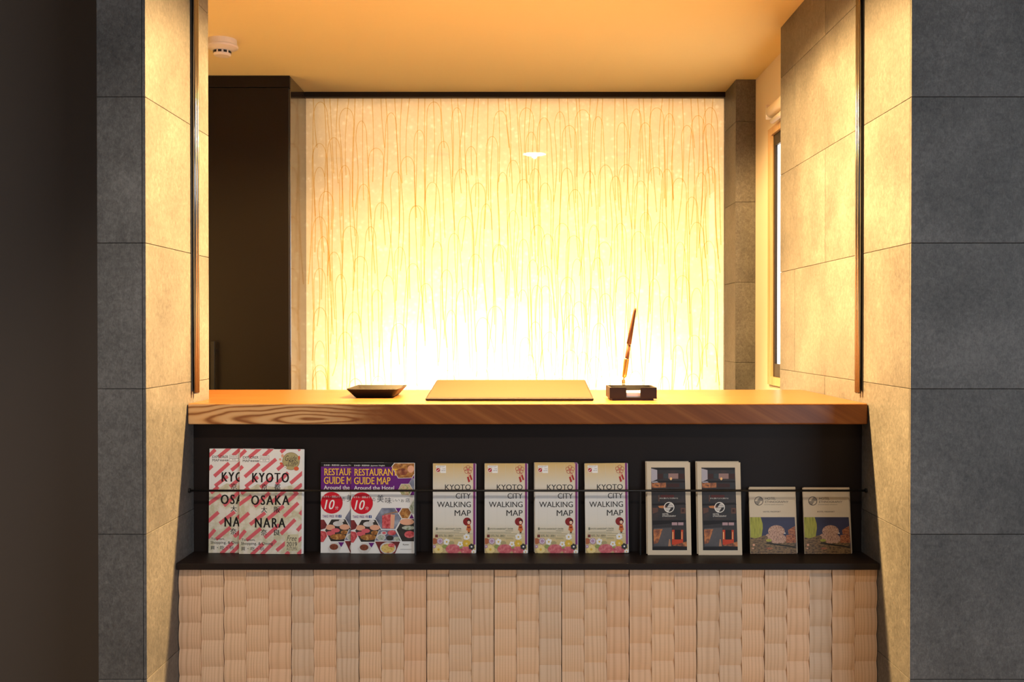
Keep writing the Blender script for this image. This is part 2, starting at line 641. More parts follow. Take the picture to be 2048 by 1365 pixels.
# ------------------------------------------------------------------ luminous panel
lp = empty('luminous_panel', (-0.03, YW, Z(-0.50)))
tag(lp, 'backlit washi paper wall panel with arching honey strands, glowing warm yellow', 'light panel')
PX0, PX1, PZ0, PZ1 = -0.8596, 0.800, Z(-0.50), Z(0.9205)
sh = MB().add([(PX0, YW + 0.016, PZ0), (PX1, YW + 0.016, PZ0), (PX1, YW + 0.016, PZ1), (PX0, YW + 0.016, PZ1)], [(0, 1, 2, 3)])
sh.build('washi_sheet', M['washi'], lp)
MB().box(PX0, PX1, YW, YW + 0.004, PZ0, PZ1).build('glass_pane', M['glass'], lp)
bx = MB()
bx.add([(PX0, YW + 0.017, PZ0), (PX1, YW + 0.017, PZ0), (PX1, 4.40, PZ0), (PX0, 4.40, PZ0)], [(0, 1, 2, 3)])
bx.add([(PX0, YW + 0.017, PZ1), (PX1, YW + 0.017, PZ1), (PX1, 4.40, PZ1), (PX0, 4.40, PZ1)], [(0, 3, 2, 1)])
bx.add([(PX0, 4.40, PZ0), (PX1, 4.40, PZ0), (PX1, 4.40, PZ1), (PX0, 4.40, PZ1)], [(0, 1, 2, 3)])
bx.add([(PX0, YW + 0.017, PZ0), (PX0, 4.40, PZ0), (PX0, 4.40, PZ1), (PX0, YW + 0.017, PZ1)], [(0, 1, 2, 3)])
bx.add([(PX1, YW + 0.017, PZ0), (PX1, 4.40, PZ0), (PX1, 4.40, PZ1), (PX1, YW + 0.017, PZ1)], [(0, 3, 2, 1)])
bx.build('lamp_housing', M['white_lining'], lp)
base = MB().box(-0.8596, 0.800, 3.90, 4.42, 0, Z(-0.50))
struct('wall_back', base, M['black'])
struct('wall_back_rear', MB().box(-1.5, 1.02, 4.42, 4.48, 0, CEIL), M['cream'])

# strands: arches of bent fibre pressed between sheet and glass
APEX = []


def crop(x0, y0, s, pts):
    for a, b in pts:
        APEX.append((x0 + a / s, y0 + b / s))


crop(600, 190, 2.275, [(95, 25), (213, 62), (280, 120), (155, 195), (347, 243), (415, 82), (490, 282), (80, 330), (205, 322),
                       (290, 407), (437, 350), (370, 490), (525, 505), (35, 222), (30, 555), (120, 440), (105, 645),
                       (155, 715), (230, 598), (322, 600), (275, 735), (185, 817), (350, 887), (400, 822), (455, 693),
                       (515, 768), (40, 790), (92, 968), (245, 988), (205, 1080), (85, 1120), (40, 1230), (450, 1040)])
crop(1200, 190, 2.276, [(165, 65), (258, 60), (315, 85), (100, 128), (205, 128), (395, 140), (445, 95), (495, 132), (520, 58),
                        (25, 320), (118, 318), (70, 370), (185, 392), (253, 330), (305, 338), (360, 380), (460, 355),
                        (510, 328), (418, 465), (208, 535), (175, 622), (92, 585), (275, 580), (440, 580), (20, 670),
                        (365, 670), (495, 665), (105, 825), (248, 838), (375, 823), (440, 880), (505, 840), (145, 900),
                        (310, 918), (25, 905), (430, 1095), (500, 1130), (355, 1140)])
crop(1040, 180, 4.267, [(55, 155), (340, 190), (205, 240), (535, 172), (665, 230), (420, 305), (95, 360), (130, 675), (400, 670),
                        (590, 695), (30, 765), (215, 795), (470, 850), (150, 1155), (360, 1140), (630, 1155), (235, 1230),
                        (460, 1245), (30, 1275)])
crop(600, 180, 4.267, [(1145, 95), (1340, 155), (1020, 345), (1225, 440), (1460, 485), (1710, 180), (1640, 400), (1130, 790),
                       (1380, 675), (1520, 795), (1730, 705), (1820, 600), (1000, 990), (1590, 975), (1410, 1080),
                       (1820, 1030), (1170, 1295), (1315, 1225), (1690, 1320)])
crop(600, 480, 4.402, [(1110, 385), (1290, 265), (1440, 430), (1545, 125), (1760, 45), (1330, 620), (1610, 685), (1720, 585),
                       (1960, 440), (1985, 860)])
for a in range(1070, 1200, 31):
    for b in (535, 590, 650, 710):
        APEX.append((a + random.uniform(-12, 12), b + random.uniform(-22, 22)))
for a in range(640, 1440, 62):
    APEX.append((a + random.uniform(-15, 15), 745 + random.uniform(-15, 25)))

PXM = FPX / (YW + 0.008)          # pixels per metre at the panel


def strand(pts, w0, w1):
    """flat four-sided ribbon through pts in the X-Z plane"""
    mb = MB()
    n = len(pts)
    vs = []
    for i, p in enumerate(pts):
        a = Vector(pts[max(i - 1, 0)])
        b = Vector(pts[min(i + 1, n - 1)])
        t = (b - a).normalized()
        nx, nz = -t[1], t[0]
        k = abs(i - (n - 1) / 2) / ((n - 1) / 2)
        w = w0 + (w1 - w0) * k
        for sx, sy in ((-1, -0.0005), (1, -0.0005), (1, 0.0005), (-1, 0.0005)):
            vs.append((p[0] + sx * nx * w / 2, sy, p[1] + sx * nz * w / 2))
    fs = []
    for i in range(n - 1):
        for k in range(4):
            k2 = (k + 1) % 4
            fs.append((i * 4 + k, i * 4 + k2, i * 4 + 4 + k2, i * 4 + 4 + k))
    fs += [(3, 2, 1, 0), tuple((n - 1) * 4 + k for k in range(4))]
    mb.add(vs, fs)
    return mb


ARCH = []
for k in range(22):
    hw = random.uniform(0.021, 0.031)
    topw = random.uniform(0.055, 0.085)
    L1, L2 = (random.uniform(0.32, 0.60), random.uniform(0.32, 0.60)) if k < 14 else (random.uniform(0.16, 0.26), random.uniform(0.16, 0.26))
    s1, s2 = random.uniform(-0.010, 0.022), random.uniform(-0.010, 0.022)
    c1, c2 = random.uniform(-0.012, 0.012), random.uniform(-0.012, 0.012)
    left = []
    for i in range(8, 0, -1):
        u = i / 8
        left.append((-hw - s1 * u - c1 * math.sin(math.pi * u), -topw - u * (L1 - topw)))
    arc = []
    for i in range(0, 15):
        a = math.pi - math.pi * i / 14
        arc.append((hw * math.cos(a), -topw + topw * (math.sin(a) ** 0.8)))
    right = []
    for i in range(1, 9):
        u = i / 8
        right.append((hw + s2 * u + c2 * math.sin(math.pi * u), -topw - u * (L2 - topw)))
    ARCH.append((strand(left + arc + right, 0.0021, 0.0036).mesh('strand', M['fibre']), hw + 0.03, max(L1, L2)))
STRAIGHT = []
for k in range(8):
    L = random.uniform(0.15, 0.50)
    s = random.uniform(-0.018, 0.018)
    c = random.uniform(-0.008, 0.008)
    STRAIGHT.append(strand([(s * i / 8 + c * math.sin(math.pi * i / 8), -L * i / 8) for i in range(9)], 0.0024, 0.0034).mesh('strand', M['fibre']))
li = 0
for px, py in APEX:
    x, z = (px - 1045) / PXM, (661 - py) / PXM
    me, ext, L = ARCH[li % 14]
    if Z(z) - L < PZ0 + 0.005:
        me, ext, L = ARCH[14 + li % 8]
    if not (PX0 + 0.055 < x < PX1 - 0.055):
        x = min(max(x, PX0 + 0.055), PX1 - 0.055)
    z = min(z, 0.905)
    if Z(z) - L < PZ0 + 0.005:
        z = max(z, PZ0 + 0.01 + L - EYE)
    o = link('strand', me, lp)
    o.location = Vector((x, YW + 0.0065 + 0.0011 * (li % 6), Z(z))) - wloc(lp)
    li += 1
for k in range(52):
    x = PX0 + 0.025 + (PX1 - PX0 - 0.05) * (k + random.uniform(0.1, 0.9)) / 52
    o = link('strand', STRAIGHT[k % len(STRAIGHT)], lp)
    o.location = Vector((x, YW + 0.0065 + 0.0011 * (k % 6), PZ1 - 0.001)) - wloc(lp)

# ------------------------------------------------------------------ black storage cabinet beside the panel
cb = empty('storage_cabinet', (-1.17, 3.95, 0))
tag(cb, 'tall black storage cabinet left of the glowing panel', 'cabinet')
MB().box(-1.49, -0.8660, 3.812, 4.41, 0, CEIL - 0.001).build('body', M['black'], cb, bevel=0.001)
MB().box(-0.8656, -0.8596, 3.812, 4.41, 0, CEIL - 0.001).build('side_panel', M['black_gloss'], cb, bevel=0.0008)
MB().box(-1.49, -0.8596, 3.795, 3.811, CEIL - 0.043, CEIL - 0.001).build('fascia', M['black'], cb, bevel=0.001)
for x0, x1 in ((-1.168, -0.8640), (-1.47, -1.172)):
    d = MB().box(x0, x1, 3.797, 3.811, 0.06, CEIL - 0.045).build('door', M['black'], cb, bevel=0.001)
    xm = x0 + 0.03 if x0 > -1.3 else x1 - 0.03
    hb = MB()
    hb.box(xm - 0.007, xm + 0.007, 3.768, 3.778, Z(-0.55), Z(-0.041))
    hb.box(xm - 0.005, xm + 0.005, 3.777, 3.798, Z(-0.52), Z(-0.505))
    hb.box(xm - 0.005, xm + 0.005, 3.777, 3.798, Z(-0.085), Z(-0.07))
    hb.build('handle', M['black_steel'], d, bevel=0.001)

# ------------------------------------------------------------------ reception counter
rc = empty('reception_counter', (0.012, 2.55, 0))
tag(rc, 'reception counter clad in scalloped pine boards with a black brochure recess', 'counter')
cx0, cx1 = XL + 0.001, XR - 0.001
body = MB()
body.box(cx0, cx1, YP + 0.02, 2.54, 0.0, Z(ZT - 0.050))
body.box(cx0, cx1, YW - 1.742, YP + 0.02, 0.0, Z(ZS - 0.0155))
body.build('body', M['shelf_black'], rc)
MB().box(cx0, cx1, YP, YP + 0.019, Z(ZS), Z(ZT - 0.050)).build('back_panel', M['shelf_black'], rc)
MB().box(cx0, cx1, YS, YP + 0.019, Z(ZS - 0.0148), Z(ZS) - 0.0002).build('brochure_shelf', M['shelf_black'], rc, bevel=0.0008)

# scalloped pine boards: 31 boards, the valley of every board read off the photograph
VAL = []
for y in (275, 210, 160, 293, 228, 277, 212, 148, 295, 230, 165):
    VAL.append(1120 + y / 3.657)
for y in (68, 148, 107, 78, 160, 120, 150, 108, 68, 141, 101, 62, 160, 121, 83, 143, 103, 65, 142, 103):
    VAL.append(1120 + y / 2.226)
YB = 2.318                        # valley plane of the boards
AMP = 0.0056
SPX = FPX / (YB - 0.004)
per = 53.35 / SPX
bw = (cx1 - cx0) / 31.0
ztop, zbot = Z(ZS - 0.0150), 0.06
for i in range(31):
    x0 = cx0 + i * bw + 0.0003
    x1 = cx0 + (i + 1) * bw - 0.0003
    if i % 3 == 2:
        x0 += 0.0006
    if i % 3 == 1:
        x1 -= 0.0006
    zv = Z((661 - VAL[i]) / SPX)
    k0 = math.floor((zbot - zv) / per)
    zs = [zbot]
    k = k0
    while zv + k * per < ztop + per:
        for j in range(10):
            z = zv + (k + j / 10) * per
            if zbot + 0.0008 < z < ztop - 0.0008:
                zs.append(z)
        k += 1
    zs.append(ztop)
    vs, fs = [], []
    xm = (x0 + x1) / 2
    for z in zs:
        u = ((z - zv) / per) % 1.0
        yf = YB - AMP * 4 * u * (1 - u)
        for x, y in ((x0, yf), (x1, yf), (x1, YB + 0.006), (x0, YB + 0.006)):
            vs.append((x - xm, y - YB, z - zbot))
    n = len(zs)
    for a in range(n - 1):
        for q in range(4):
            q2 = (q + 1) % 4
            fs.append((a * 4 + q, a * 4 + q2, a * 4 + 4 + q2, a * 4 + 4 + q))
    fs += [(3, 2, 1, 0), tuple((n - 1) * 4 + q for q in range(4))]
    o = link('board', MB().add(vs, fs).mesh('board', M['pine']), rc)
    o.location = Vector((xm, YB, zbot)) - wloc(rc)

# guard rail across the recess
YR = 2.386
gr = MB().tube([(cx0, YR, Z(-0.3735)), (cx1, YR, Z(-0.3735))], 0.0026, 10).build('guard_rail', M['black_steel'], rc, smooth=True)
for px in (830.5, 1281):
    x = (px - 1045) * YR / FPX
    MB().tube([(x, YR, Z(ZS) - 0.0002), (x, YR, Z(-0.3735))], 0.0022, 8).build('post', M['black_steel'], gr)
for x, s in ((cx0, 1), (cx1, -1)):
    MB().tube([(x, YR, Z(-0.3735)), (x + s * 0.004, YR, Z(-0.3735))], 0.0055, 14).build('end_cap', M['black_steel'], gr)

# slab
sl = MB()
n = 60
pts = []
for i in range(n + 1):
    x = XL + 0.0015 + (XR - XL - 0.003) * i / n
    pts.append((x, YC0 + 0.0016 * math.sin(x * 7.3) * math.sin(x * 2.1 + 1)))
pts += [(XR - 0.0015, YC1), (-1.30, YC1), (-1.30, YLR + 0.003), (XL + 0.0015, YLR + 0.003)]
sl.prism([(x - 0.0, y - YC0) for x, y in pts], -0.0485, 0.0)
me = sl.mesh('countertop', M['slab'])
ct = link('countertop', me, None, bevel=0.0035, seg=3)
ct.location = (0, YC0, Z(ZT))
tag(ct, 'thick oiled wooden slab countertop with oval grain on its front edge', 'countertop')
# desk the far side of the counter, carrying the slab on the staff side
sp = MB().box(-1.28, 0.80, 2.56, 2.90, 0, Z(ZT - 0.0490))
cbx = sp.build('under_counter_cabinet', M['shelf_black'], None, bevel=0.002)
cbx['label'] = 'black staff-side cabinet carrying the slab behind the brochure recess'
cbx['category'] = 'cabinet'

# ------------------------------------------------------------------ shutter guide rails on the two reveals


def guide_rail(side, label):
    x = XL if side < 0 else XR
    s = 1 if side < 0 else -1
    yc = 2.420 if side < 0 else 2.428
    z0 = Z(-0.147)
    r = empty('shutter_guide_rail', (x, yc, z0))
    tag(r, label, 'guide rail', 'shutter guide rails')
    MB().box(min(x, x + s * 0.003), max(x, x + s * 0.003), yc - 0.012, yc + 0.012, z0 + 0.004, CEIL).build('backing_strip', M['steel_dark'], r, bevel=0.0005)
    for dy in (-0.0075, 0.0075):
        MB().tube([(x + s * 0.0082, yc + dy, z0), (x + s * 0.0082, yc + dy, CEIL)], 0.0052, 24).build('tube', M['steel'], r, smooth=True)
        MB().tube([(x + s * 0.0082, yc + dy, z0 - 0.002), (x + s * 0.0082, yc + dy, z0)], 0.0042, 20).build('end_cap', M['steel_dark'], r)


guide_rail(-1, 'slim steel guide rail on the left stone reveal above the counter')
guide_rail(1, 'slim steel guide rail on the right stone reveal above the counter')

# ------------------------------------------------------------------ ceiling fittings
# smoke detector
sx, sy = -0.972, 3.33
sd = empty('smoke_detector', (sx, sy, CEIL))
tag(sd, 'round white smoke detector on the ceiling near the black cabinet', 'smoke detector')
MB().lathe([(0.0, 0.0), (0.046, 0.0), (0.047, -0.018), (0.0, -0.018)], (sx, sy, CEIL), 40).build('base', M['white_plastic'], sd, smooth=False)
MB().lathe([(0.0, -0.018), (0.049, -0.018), (0.051, -0.022), (0.050, -0.027), (0.030, -0.036), (0.0, -0.036)], (sx, sy, CEIL), 40).build('cover', M['white_plastic'], sd)
hd = MB().lathe([(0.027, -0.036), (0.028, -0.048), (0.024, -0.053), (0.0, -0.055)], (sx, sy, CEIL), 32).build('sensor_head', M['white_plastic'], sd)
for k in range(10):
    a = 2 * math.pi * (k + 0.5) / 10
    u = Vector((math.cos(a), math.sin(a), 0))
    w = Vector((-math.sin(a), math.cos(a), 0))
    c = Vector((sx, sy, CEIL - 0.0415))
    vs = []
    for dr in (0.022, 0.0284):
        for dw, dz in ((-0.0055, -0.0035), (0.0055, -0.0035), (0.0055, 0.0035), (-0.0055, 0.0035)):
            vs.append(c + u * dr + w * dw + Vector((0, 0, dz)))
    MB().add(vs, [(0, 1, 2, 3), (4, 7, 6, 5), (0, 4, 5, 1), (1, 5, 6, 2), (2, 6, 7, 3), (3, 7, 4, 0)]).build('vent_slot', M['slot'], hd)


def downlight(x, y, power, target, angle, label, lit, blend=0.35, soft=0.03):
    r = empty('downlight', (x, y, CEIL))
    tag(r, label, 'downlight', 'ceiling downlights over the counter')
    MB().lathe([(0.060, -0.0001), (0.074, -0.0001), (0.074, -0.002), (0.060, -0.003)], (x, y, CEIL), 36).build('trim_ring', M['white_plastic'], r)
    if lit:
        MB().lathe([(0.0602, -0.0030), (0.03, -0.0036), (0.0001, -0.0038)], (x, y, CEIL), 36).build('lens', M['lamp_disc'], r)
    else:
        MB().lathe([(0.0602, -0.0015), (0.0001, -0.0015)], (x, y, CEIL), 36).build('baffle', M['slot'], r)  # dark disc for the two added wall-washing fittings
    lamp('downlight_lamp', 'SPOT', (x, y, CEIL - 0.012), target, power, (1.0, 0.60, 0.215),
         spot_size=R(angle), spot_blend=blend, shadow_soft_size=soft)


downlight(0.0635, 2.66, 225, (0.06, 2.66, 0.5), 165, 'round downlight in the ceiling above the middle of the counter', True, 0.25, 0.012)
downlight(-0.45, 2.66, 880, (0.80, 2.45, Z(-0.55)), 88, 'added unseen downlight above the left end of the counter, washing the right reveal', False, 0.9)  # added lamp out of view, brightens the right stone reveal
downlight(0.50, 2.66, 850, (-0.78, 2.35, Z(-0.55)), 88, 'added unseen downlight above the right end of the counter, washing the left reveal', False, 0.9)  # its added counterpart, brightens the left stone reveal

# added lobby downlights out of view, put in to light the counter front
LC = CEIL + 0.25
for lx, lab in ((-0.55, 'added unseen lobby downlight in front of the left half of the counter'), (0.35, 'added unseen lobby downlight in front of the right half of the counter')):
    r_ = empty('added_lobby_downlight', (lx, 0.75, LC))
    tag(r_, lab, 'downlight', 'added lobby downlights')
    MB().lathe([(0.047, -0.0001), (0.060, -0.0001), (0.060, -0.003), (0.046, -0.004)], (lx, 0.75, LC), 36).build('trim_ring', M['white_plastic'], r_)
    MB().lathe([(0.046, -0.0035), (0.0001, -0.0044)], (lx, 0.75, LC), 36).build('lens', M['lamp_disc'], r_)
    lamp('added_lobby_downlight_lamp', 'SPOT', (lx, 0.75, LC - 0.012), (lx * 0.75, 2.31, 0.50), 88 if lx < 0 else 24, (1.0, 0.88, 0.74),
         spot_size=R(66), spot_blend=0.7, shadow_soft_size=0.10)

# ------------------------------------------------------------------ things on the counter
ZC = Z(ZT)


def at(px, py, y):
    """world X and Z of a photo pixel at depth y"""
    return (px - 1045) * y / FPX, Z((661 - py) * y / FPX)


# coin tray: flared black leather tray with a ribbed rubber lining
tx, ty = -0.374, 2.650
tr = empty('coin_tray', (tx, ty, ZC))
tag(tr, 'small flared black coin tray with ribbed lining, left on the counter', 'tray')


def ring_rect(hx, hy, z, rad, n=5):
    out = []
    for sx_, sy_, a0 in ((1, 1, 0), (-1, 1, 90), (-1, -1, 180), (1, -1, 270)):
        for k in range(n):
            a = R(a0 + 90 * k / (n - 1))
            out.append((sx_ * (hx - rad) + rad * math.cos(a), sy_ * (hy - rad) + rad * math.sin(a), z))
    return out


def loft(rings, cap0=True, cap1=True, mi=0):
    mb = MB()
    n_ = len(rings[0])
    vs = [p for r in rings for p in r]
    fs_ = []
    for i in range(len(rings) - 1):
        for k in range(n_):
            k2 = (k + 1) % n_
            fs_.append((i * n_ + k, i * n_ + k2, (i + 1) * n_ + k2, (i + 1) * n_ + k))
    if cap0:
        fs_.append(tuple(range(n_ - 1, -1, -1)))
    if cap1:
        fs_.append(tuple((len(rings) - 1) * n_ + k for k in range(n_)))
    return mb.add(vs, fs_, mi)


def warp(ps, c, amp, hx, hy):
    """rim corners rise a little above the sides; positions become world"""
    out = []
    for x, y, z in ps:
        k = (abs(x) / hx) ** 3 * (abs(y) / hy) ** 3
        out.append((c[0] + x, c[1] + y, c[2] + z + amp * k))
    return out


HX, HY = 0.066, 0.094
rings = []
for hx, hy, z, rad, amp in ((0.046, 0.072, 0.0005, 0.010, 0), (0.049, 0.075, 0.003, 0.010, 0), (0.058, 0.085, 0.0125, 0.010, 0.001),
                            (HX, HY, 0.0205, 0.008, 0.003), (HX - 0.0012, HY - 0.0012, 0.0218, 0.008, 0.003),
                            (0.0555, 0.083, 0.0140, 0.010, 0.001), (0.047, 0.073, 0.0055, 0.010, 0), (0.045, 0.071, 0.0045, 0.010, 0)):
    rings.append(warp(ring_rect(hx, hy, z, rad), (tx, ty, ZC), amp, hx, hy))
loft(rings).build('shell', M['leather'], tr, smooth=False)
ln = MB()
for k in range(21):
    x = tx - 0.042 + 0.084 * k / 20
    ln.tube([(x, ty - 0.069, ZC + 0.0052), (x, ty + 0.069, ZC + 0.0052), (x, ty + 0.080, ZC + 0.0150)], 0.0011, 6)
ln.build('ribbed_lining', M['leather'], tr, smooth=True)

# writing board: tan leather desk mat on a low wedge
bxc = (-0.232 + 0.170) / 2
wbx = empty('writing_board', (bxc, 2.456, ZC))
tag(wbx, 'wide brown leather writing board lying inclined in the middle of the counter', 'writing board')
yf, ybk = 2.456, 2.775
zf0, zb0 = ZC + 0.0004, ZC + 0.0285
hw = 0.2015


def slope(mb, x0, x1, ya, yb, ta, tb, mi=0):
    """slab following the incline, ta..tb above the incline plane"""
    def zz(y):
        return zf0 + (zb0 - zf0) * (y - yf) / (ybk - yf)
    vs = [(x0, ya, zz(ya) + ta), (x1, ya, zz(ya) + ta), (x1, yb, zz(yb) + ta), (x0, yb, zz(yb) + ta),
          (x0, ya, zz(ya) + tb), (x1, ya, zz(ya) + tb), (x1, yb, zz(yb) + tb), (x0, yb, zz(yb) + tb)]
    return mb.add(vs, [(0, 3, 2, 1), (4, 5, 6, 7), (0, 1, 5, 4), (1, 2, 6, 5), (2, 3, 7, 6), (3, 0, 4, 7)], mi)


slope(MB(), bxc - hw, bxc + hw, yf, ybk, 0.0, 0.0072).build('board', M['leather'], wbx, bevel=0.003, seg=3)
slope(MB(), bxc - hw + 0.004, bxc + hw - 0.004, yf + 0.006, ybk - 0.004, 0.0070, 0.0080).build('leather_face', M['mat_tan'], wbx, bevel=0.0004, seg=1)
wd = MB()
wd.add([(bxc - 0.18, 2.60, ZC), (bxc + 0.18, 2.60, ZC), (bxc + 0.18, 2.765, ZC), (bxc - 0.18, 2.765, ZC),
        (bxc - 0.18, 2.60, ZC + 0.0125), (bxc + 0.18, 2.60, ZC + 0.0125), (bxc + 0.18, 2.765, ZC + 0.0272), (bxc - 0.18, 2.765, ZC + 0.0272)],
       [(0, 3, 2, 1), (4, 5, 6, 7), (0, 1, 5, 4), (1, 2, 6, 5), (2, 3, 7, 6), (3, 0, 4, 7)])
wd.build('wedge_foot', M['leather'], wbx)

# memo box with a notched front, on a recessed plinth
mx0, mx1, my0, my1 = 0.2105, 0.3245, 2.478, 2.592
mb_ = empty('memo_box', ((mx0 + mx1) / 2, (my0 + my1) / 2, ZC))
tag(mb_, 'black leather memo box with notched front holding white note paper', 'memo box')
MB().box(mx0 + 0.006, mx1 - 0.008, my0 + 0.001, my1 - 0.006, ZC, ZC + 0.0045).build('plinth', M['leather'], mb_)
q = MB()
zb_, zt_ = ZC + 0.0045, ZC + 0.0315
q.box(mx0, mx1, my0, my1, zb_, zb_ + 0.003)
q.box(mx0, mx0 + 0.0045, my0, my1, zb_ + 0.003, zt_)
q.box(mx1 - 0.0045, mx1, my0, my1, zb_ + 0.003, zt_)
q.box(mx0 + 0.0045, mx1 - 0.0045, my1 - 0.0045, my1, zb_ + 0.003, zt_)
q.box(mx0 + 0.0045, mx0 + 0.0405, my0, my0 + 0.0045, zb_ + 0.003, zt_)
q.box(mx0 + 0.0745, mx1 - 0.0045, my0, my0 + 0.0045, zb_ + 0.003, zt_)
q.build('box', M['leather'], mb_)
q = MB()
for k in range(7):
    j = 0.0006 * ((k * 37) % 5 - 2)
    q.box(mx0 + 0.010 + j, mx1 - 0.010 + j, my0 + 0.008 - j, my1 - 0.010, zb_ + 0.0032 + 0.0016 * k, zb_ + 0.0046 + 0.0016 * k)
q.build('note_paper', M['note_paper'], mb_)

# pen in a swivel socket behind the memo box
yp = 2.603
px0, pz0 = at(1247.5, 769, yp)
pn = empty('desk_pen', (px0, yp, ZC))
tag(pn, 'slender brown desk pen leaning in a brass swivel socket', 'pen')


def pen_pt(px, py):
    x, z = at(px, py, yp)
    return (x, yp, z)


MB().lathe([(0.0, 0), (0.0085, 0), (0.0085, 0.003), (0.0042, 0.005), (0.0042, pz0 - ZC + 0.0), (0.0, pz0 - ZC + 0.0)], (px0, yp, ZC), 20).build('socket_post', M['brass'], pn)
MB().tube([pen_pt(1247.4, 768), pen_pt(1247.0, 760)], [0.0042, 0.0042], 16).build('socket_collar', M['brass'], pn)
MB().tube([pen_pt(1247.2, 761), pen_pt(1248, 756)], 0.0016, 10).build('swivel_stem', M['brass'], pn)
MB().tube([pen_pt(1248.2, 756.5), pen_pt(1248.5, 754.5), pen_pt(1249.4, 750), pen_pt(1253.4, 720), pen_pt(1253.8, 718.0)],
          [0.0012, 0.0048, 0.0058, 0.0062, 0.0066], 20).build('socket', M['brass'], pn, smooth=True)
MB().tube([pen_pt(1253.6, 720), pen_pt(1254.6, 712), pen_pt(1257.6, 690)], [0.0052, 0.0052, 0.0048], 16).build('grip', M['pen_wood'], pn, smooth=True)
MB().tube([pen_pt(1257.5, 690.8), pen_pt(1257.9, 688.0)], [0.0046, 0.0046], 16).build('ring', M['brass'], pn, smooth=True)
MB().tube([pen_pt(1257.8, 688.5), pen_pt(1263.5, 655), pen_pt(1269.6, 622), pen_pt(1270.4, 617.5), pen_pt(1270.6, 616.4)],
          [0.0060, 0.0051, 0.0036, 0.0030, 0.0014], 16).build('barrel', M['pen_wood'], pn, smooth=True)

# ------------------------------------------------------------------ printed covers
PM = {}


def ink(name, r, g, b):
    if name not in PM:
        PM[name] = mat('ink_' + name, lin(r, g, b), 0.5, spec=0.3)
    return PM[name]


PAPER = mat('white_paper', (0.80, 0.79, 0.78), 0.55, spec=0.3)
CREAM_PAPER = mat('cream_card', (0.66, 0.56, 0.42), 0.6, spec=0.3)


def clip_poly(p, x0, x1, y0, y1):
    def cut(poly, inside, inter):
        out = []
        for i in range(len(poly)):
            a, b = poly[i - 1], poly[i]
            if inside(b):
                if not inside(a):
                    out.append(inter(a, b))
                out.append(b)
            elif inside(a):
                out.append(inter(a, b))
        return out

    def ix(c):
        return lambda a, b: (c, a[1] + (b[1] - a[1]) * (c - a[0]) / (b[0] - a[0]))

    def iy(c):
        return lambda a, b: (a[0] + (b[0] - a[0]) * (c - a[1]) / (b[1] - a[1]), c)
    for ins, it in ((lambda q_: q_[0] >= x0, ix(x0)), (lambda q_: q_[0] <= x1, ix(x1)),
                    (lambda q_: q_[1] >= y0, iy(y0)), (lambda q_: q_[1] <= y1, iy(y1))):
        if len(p) < 3:
            return []
        p = cut(p, ins, it)
    return p


_txt = bpy.data.curves.new('lettering', 'FONT')
_txto = bpy.data.objects.new('lettering', _txt)
COL.objects.link(_txto)


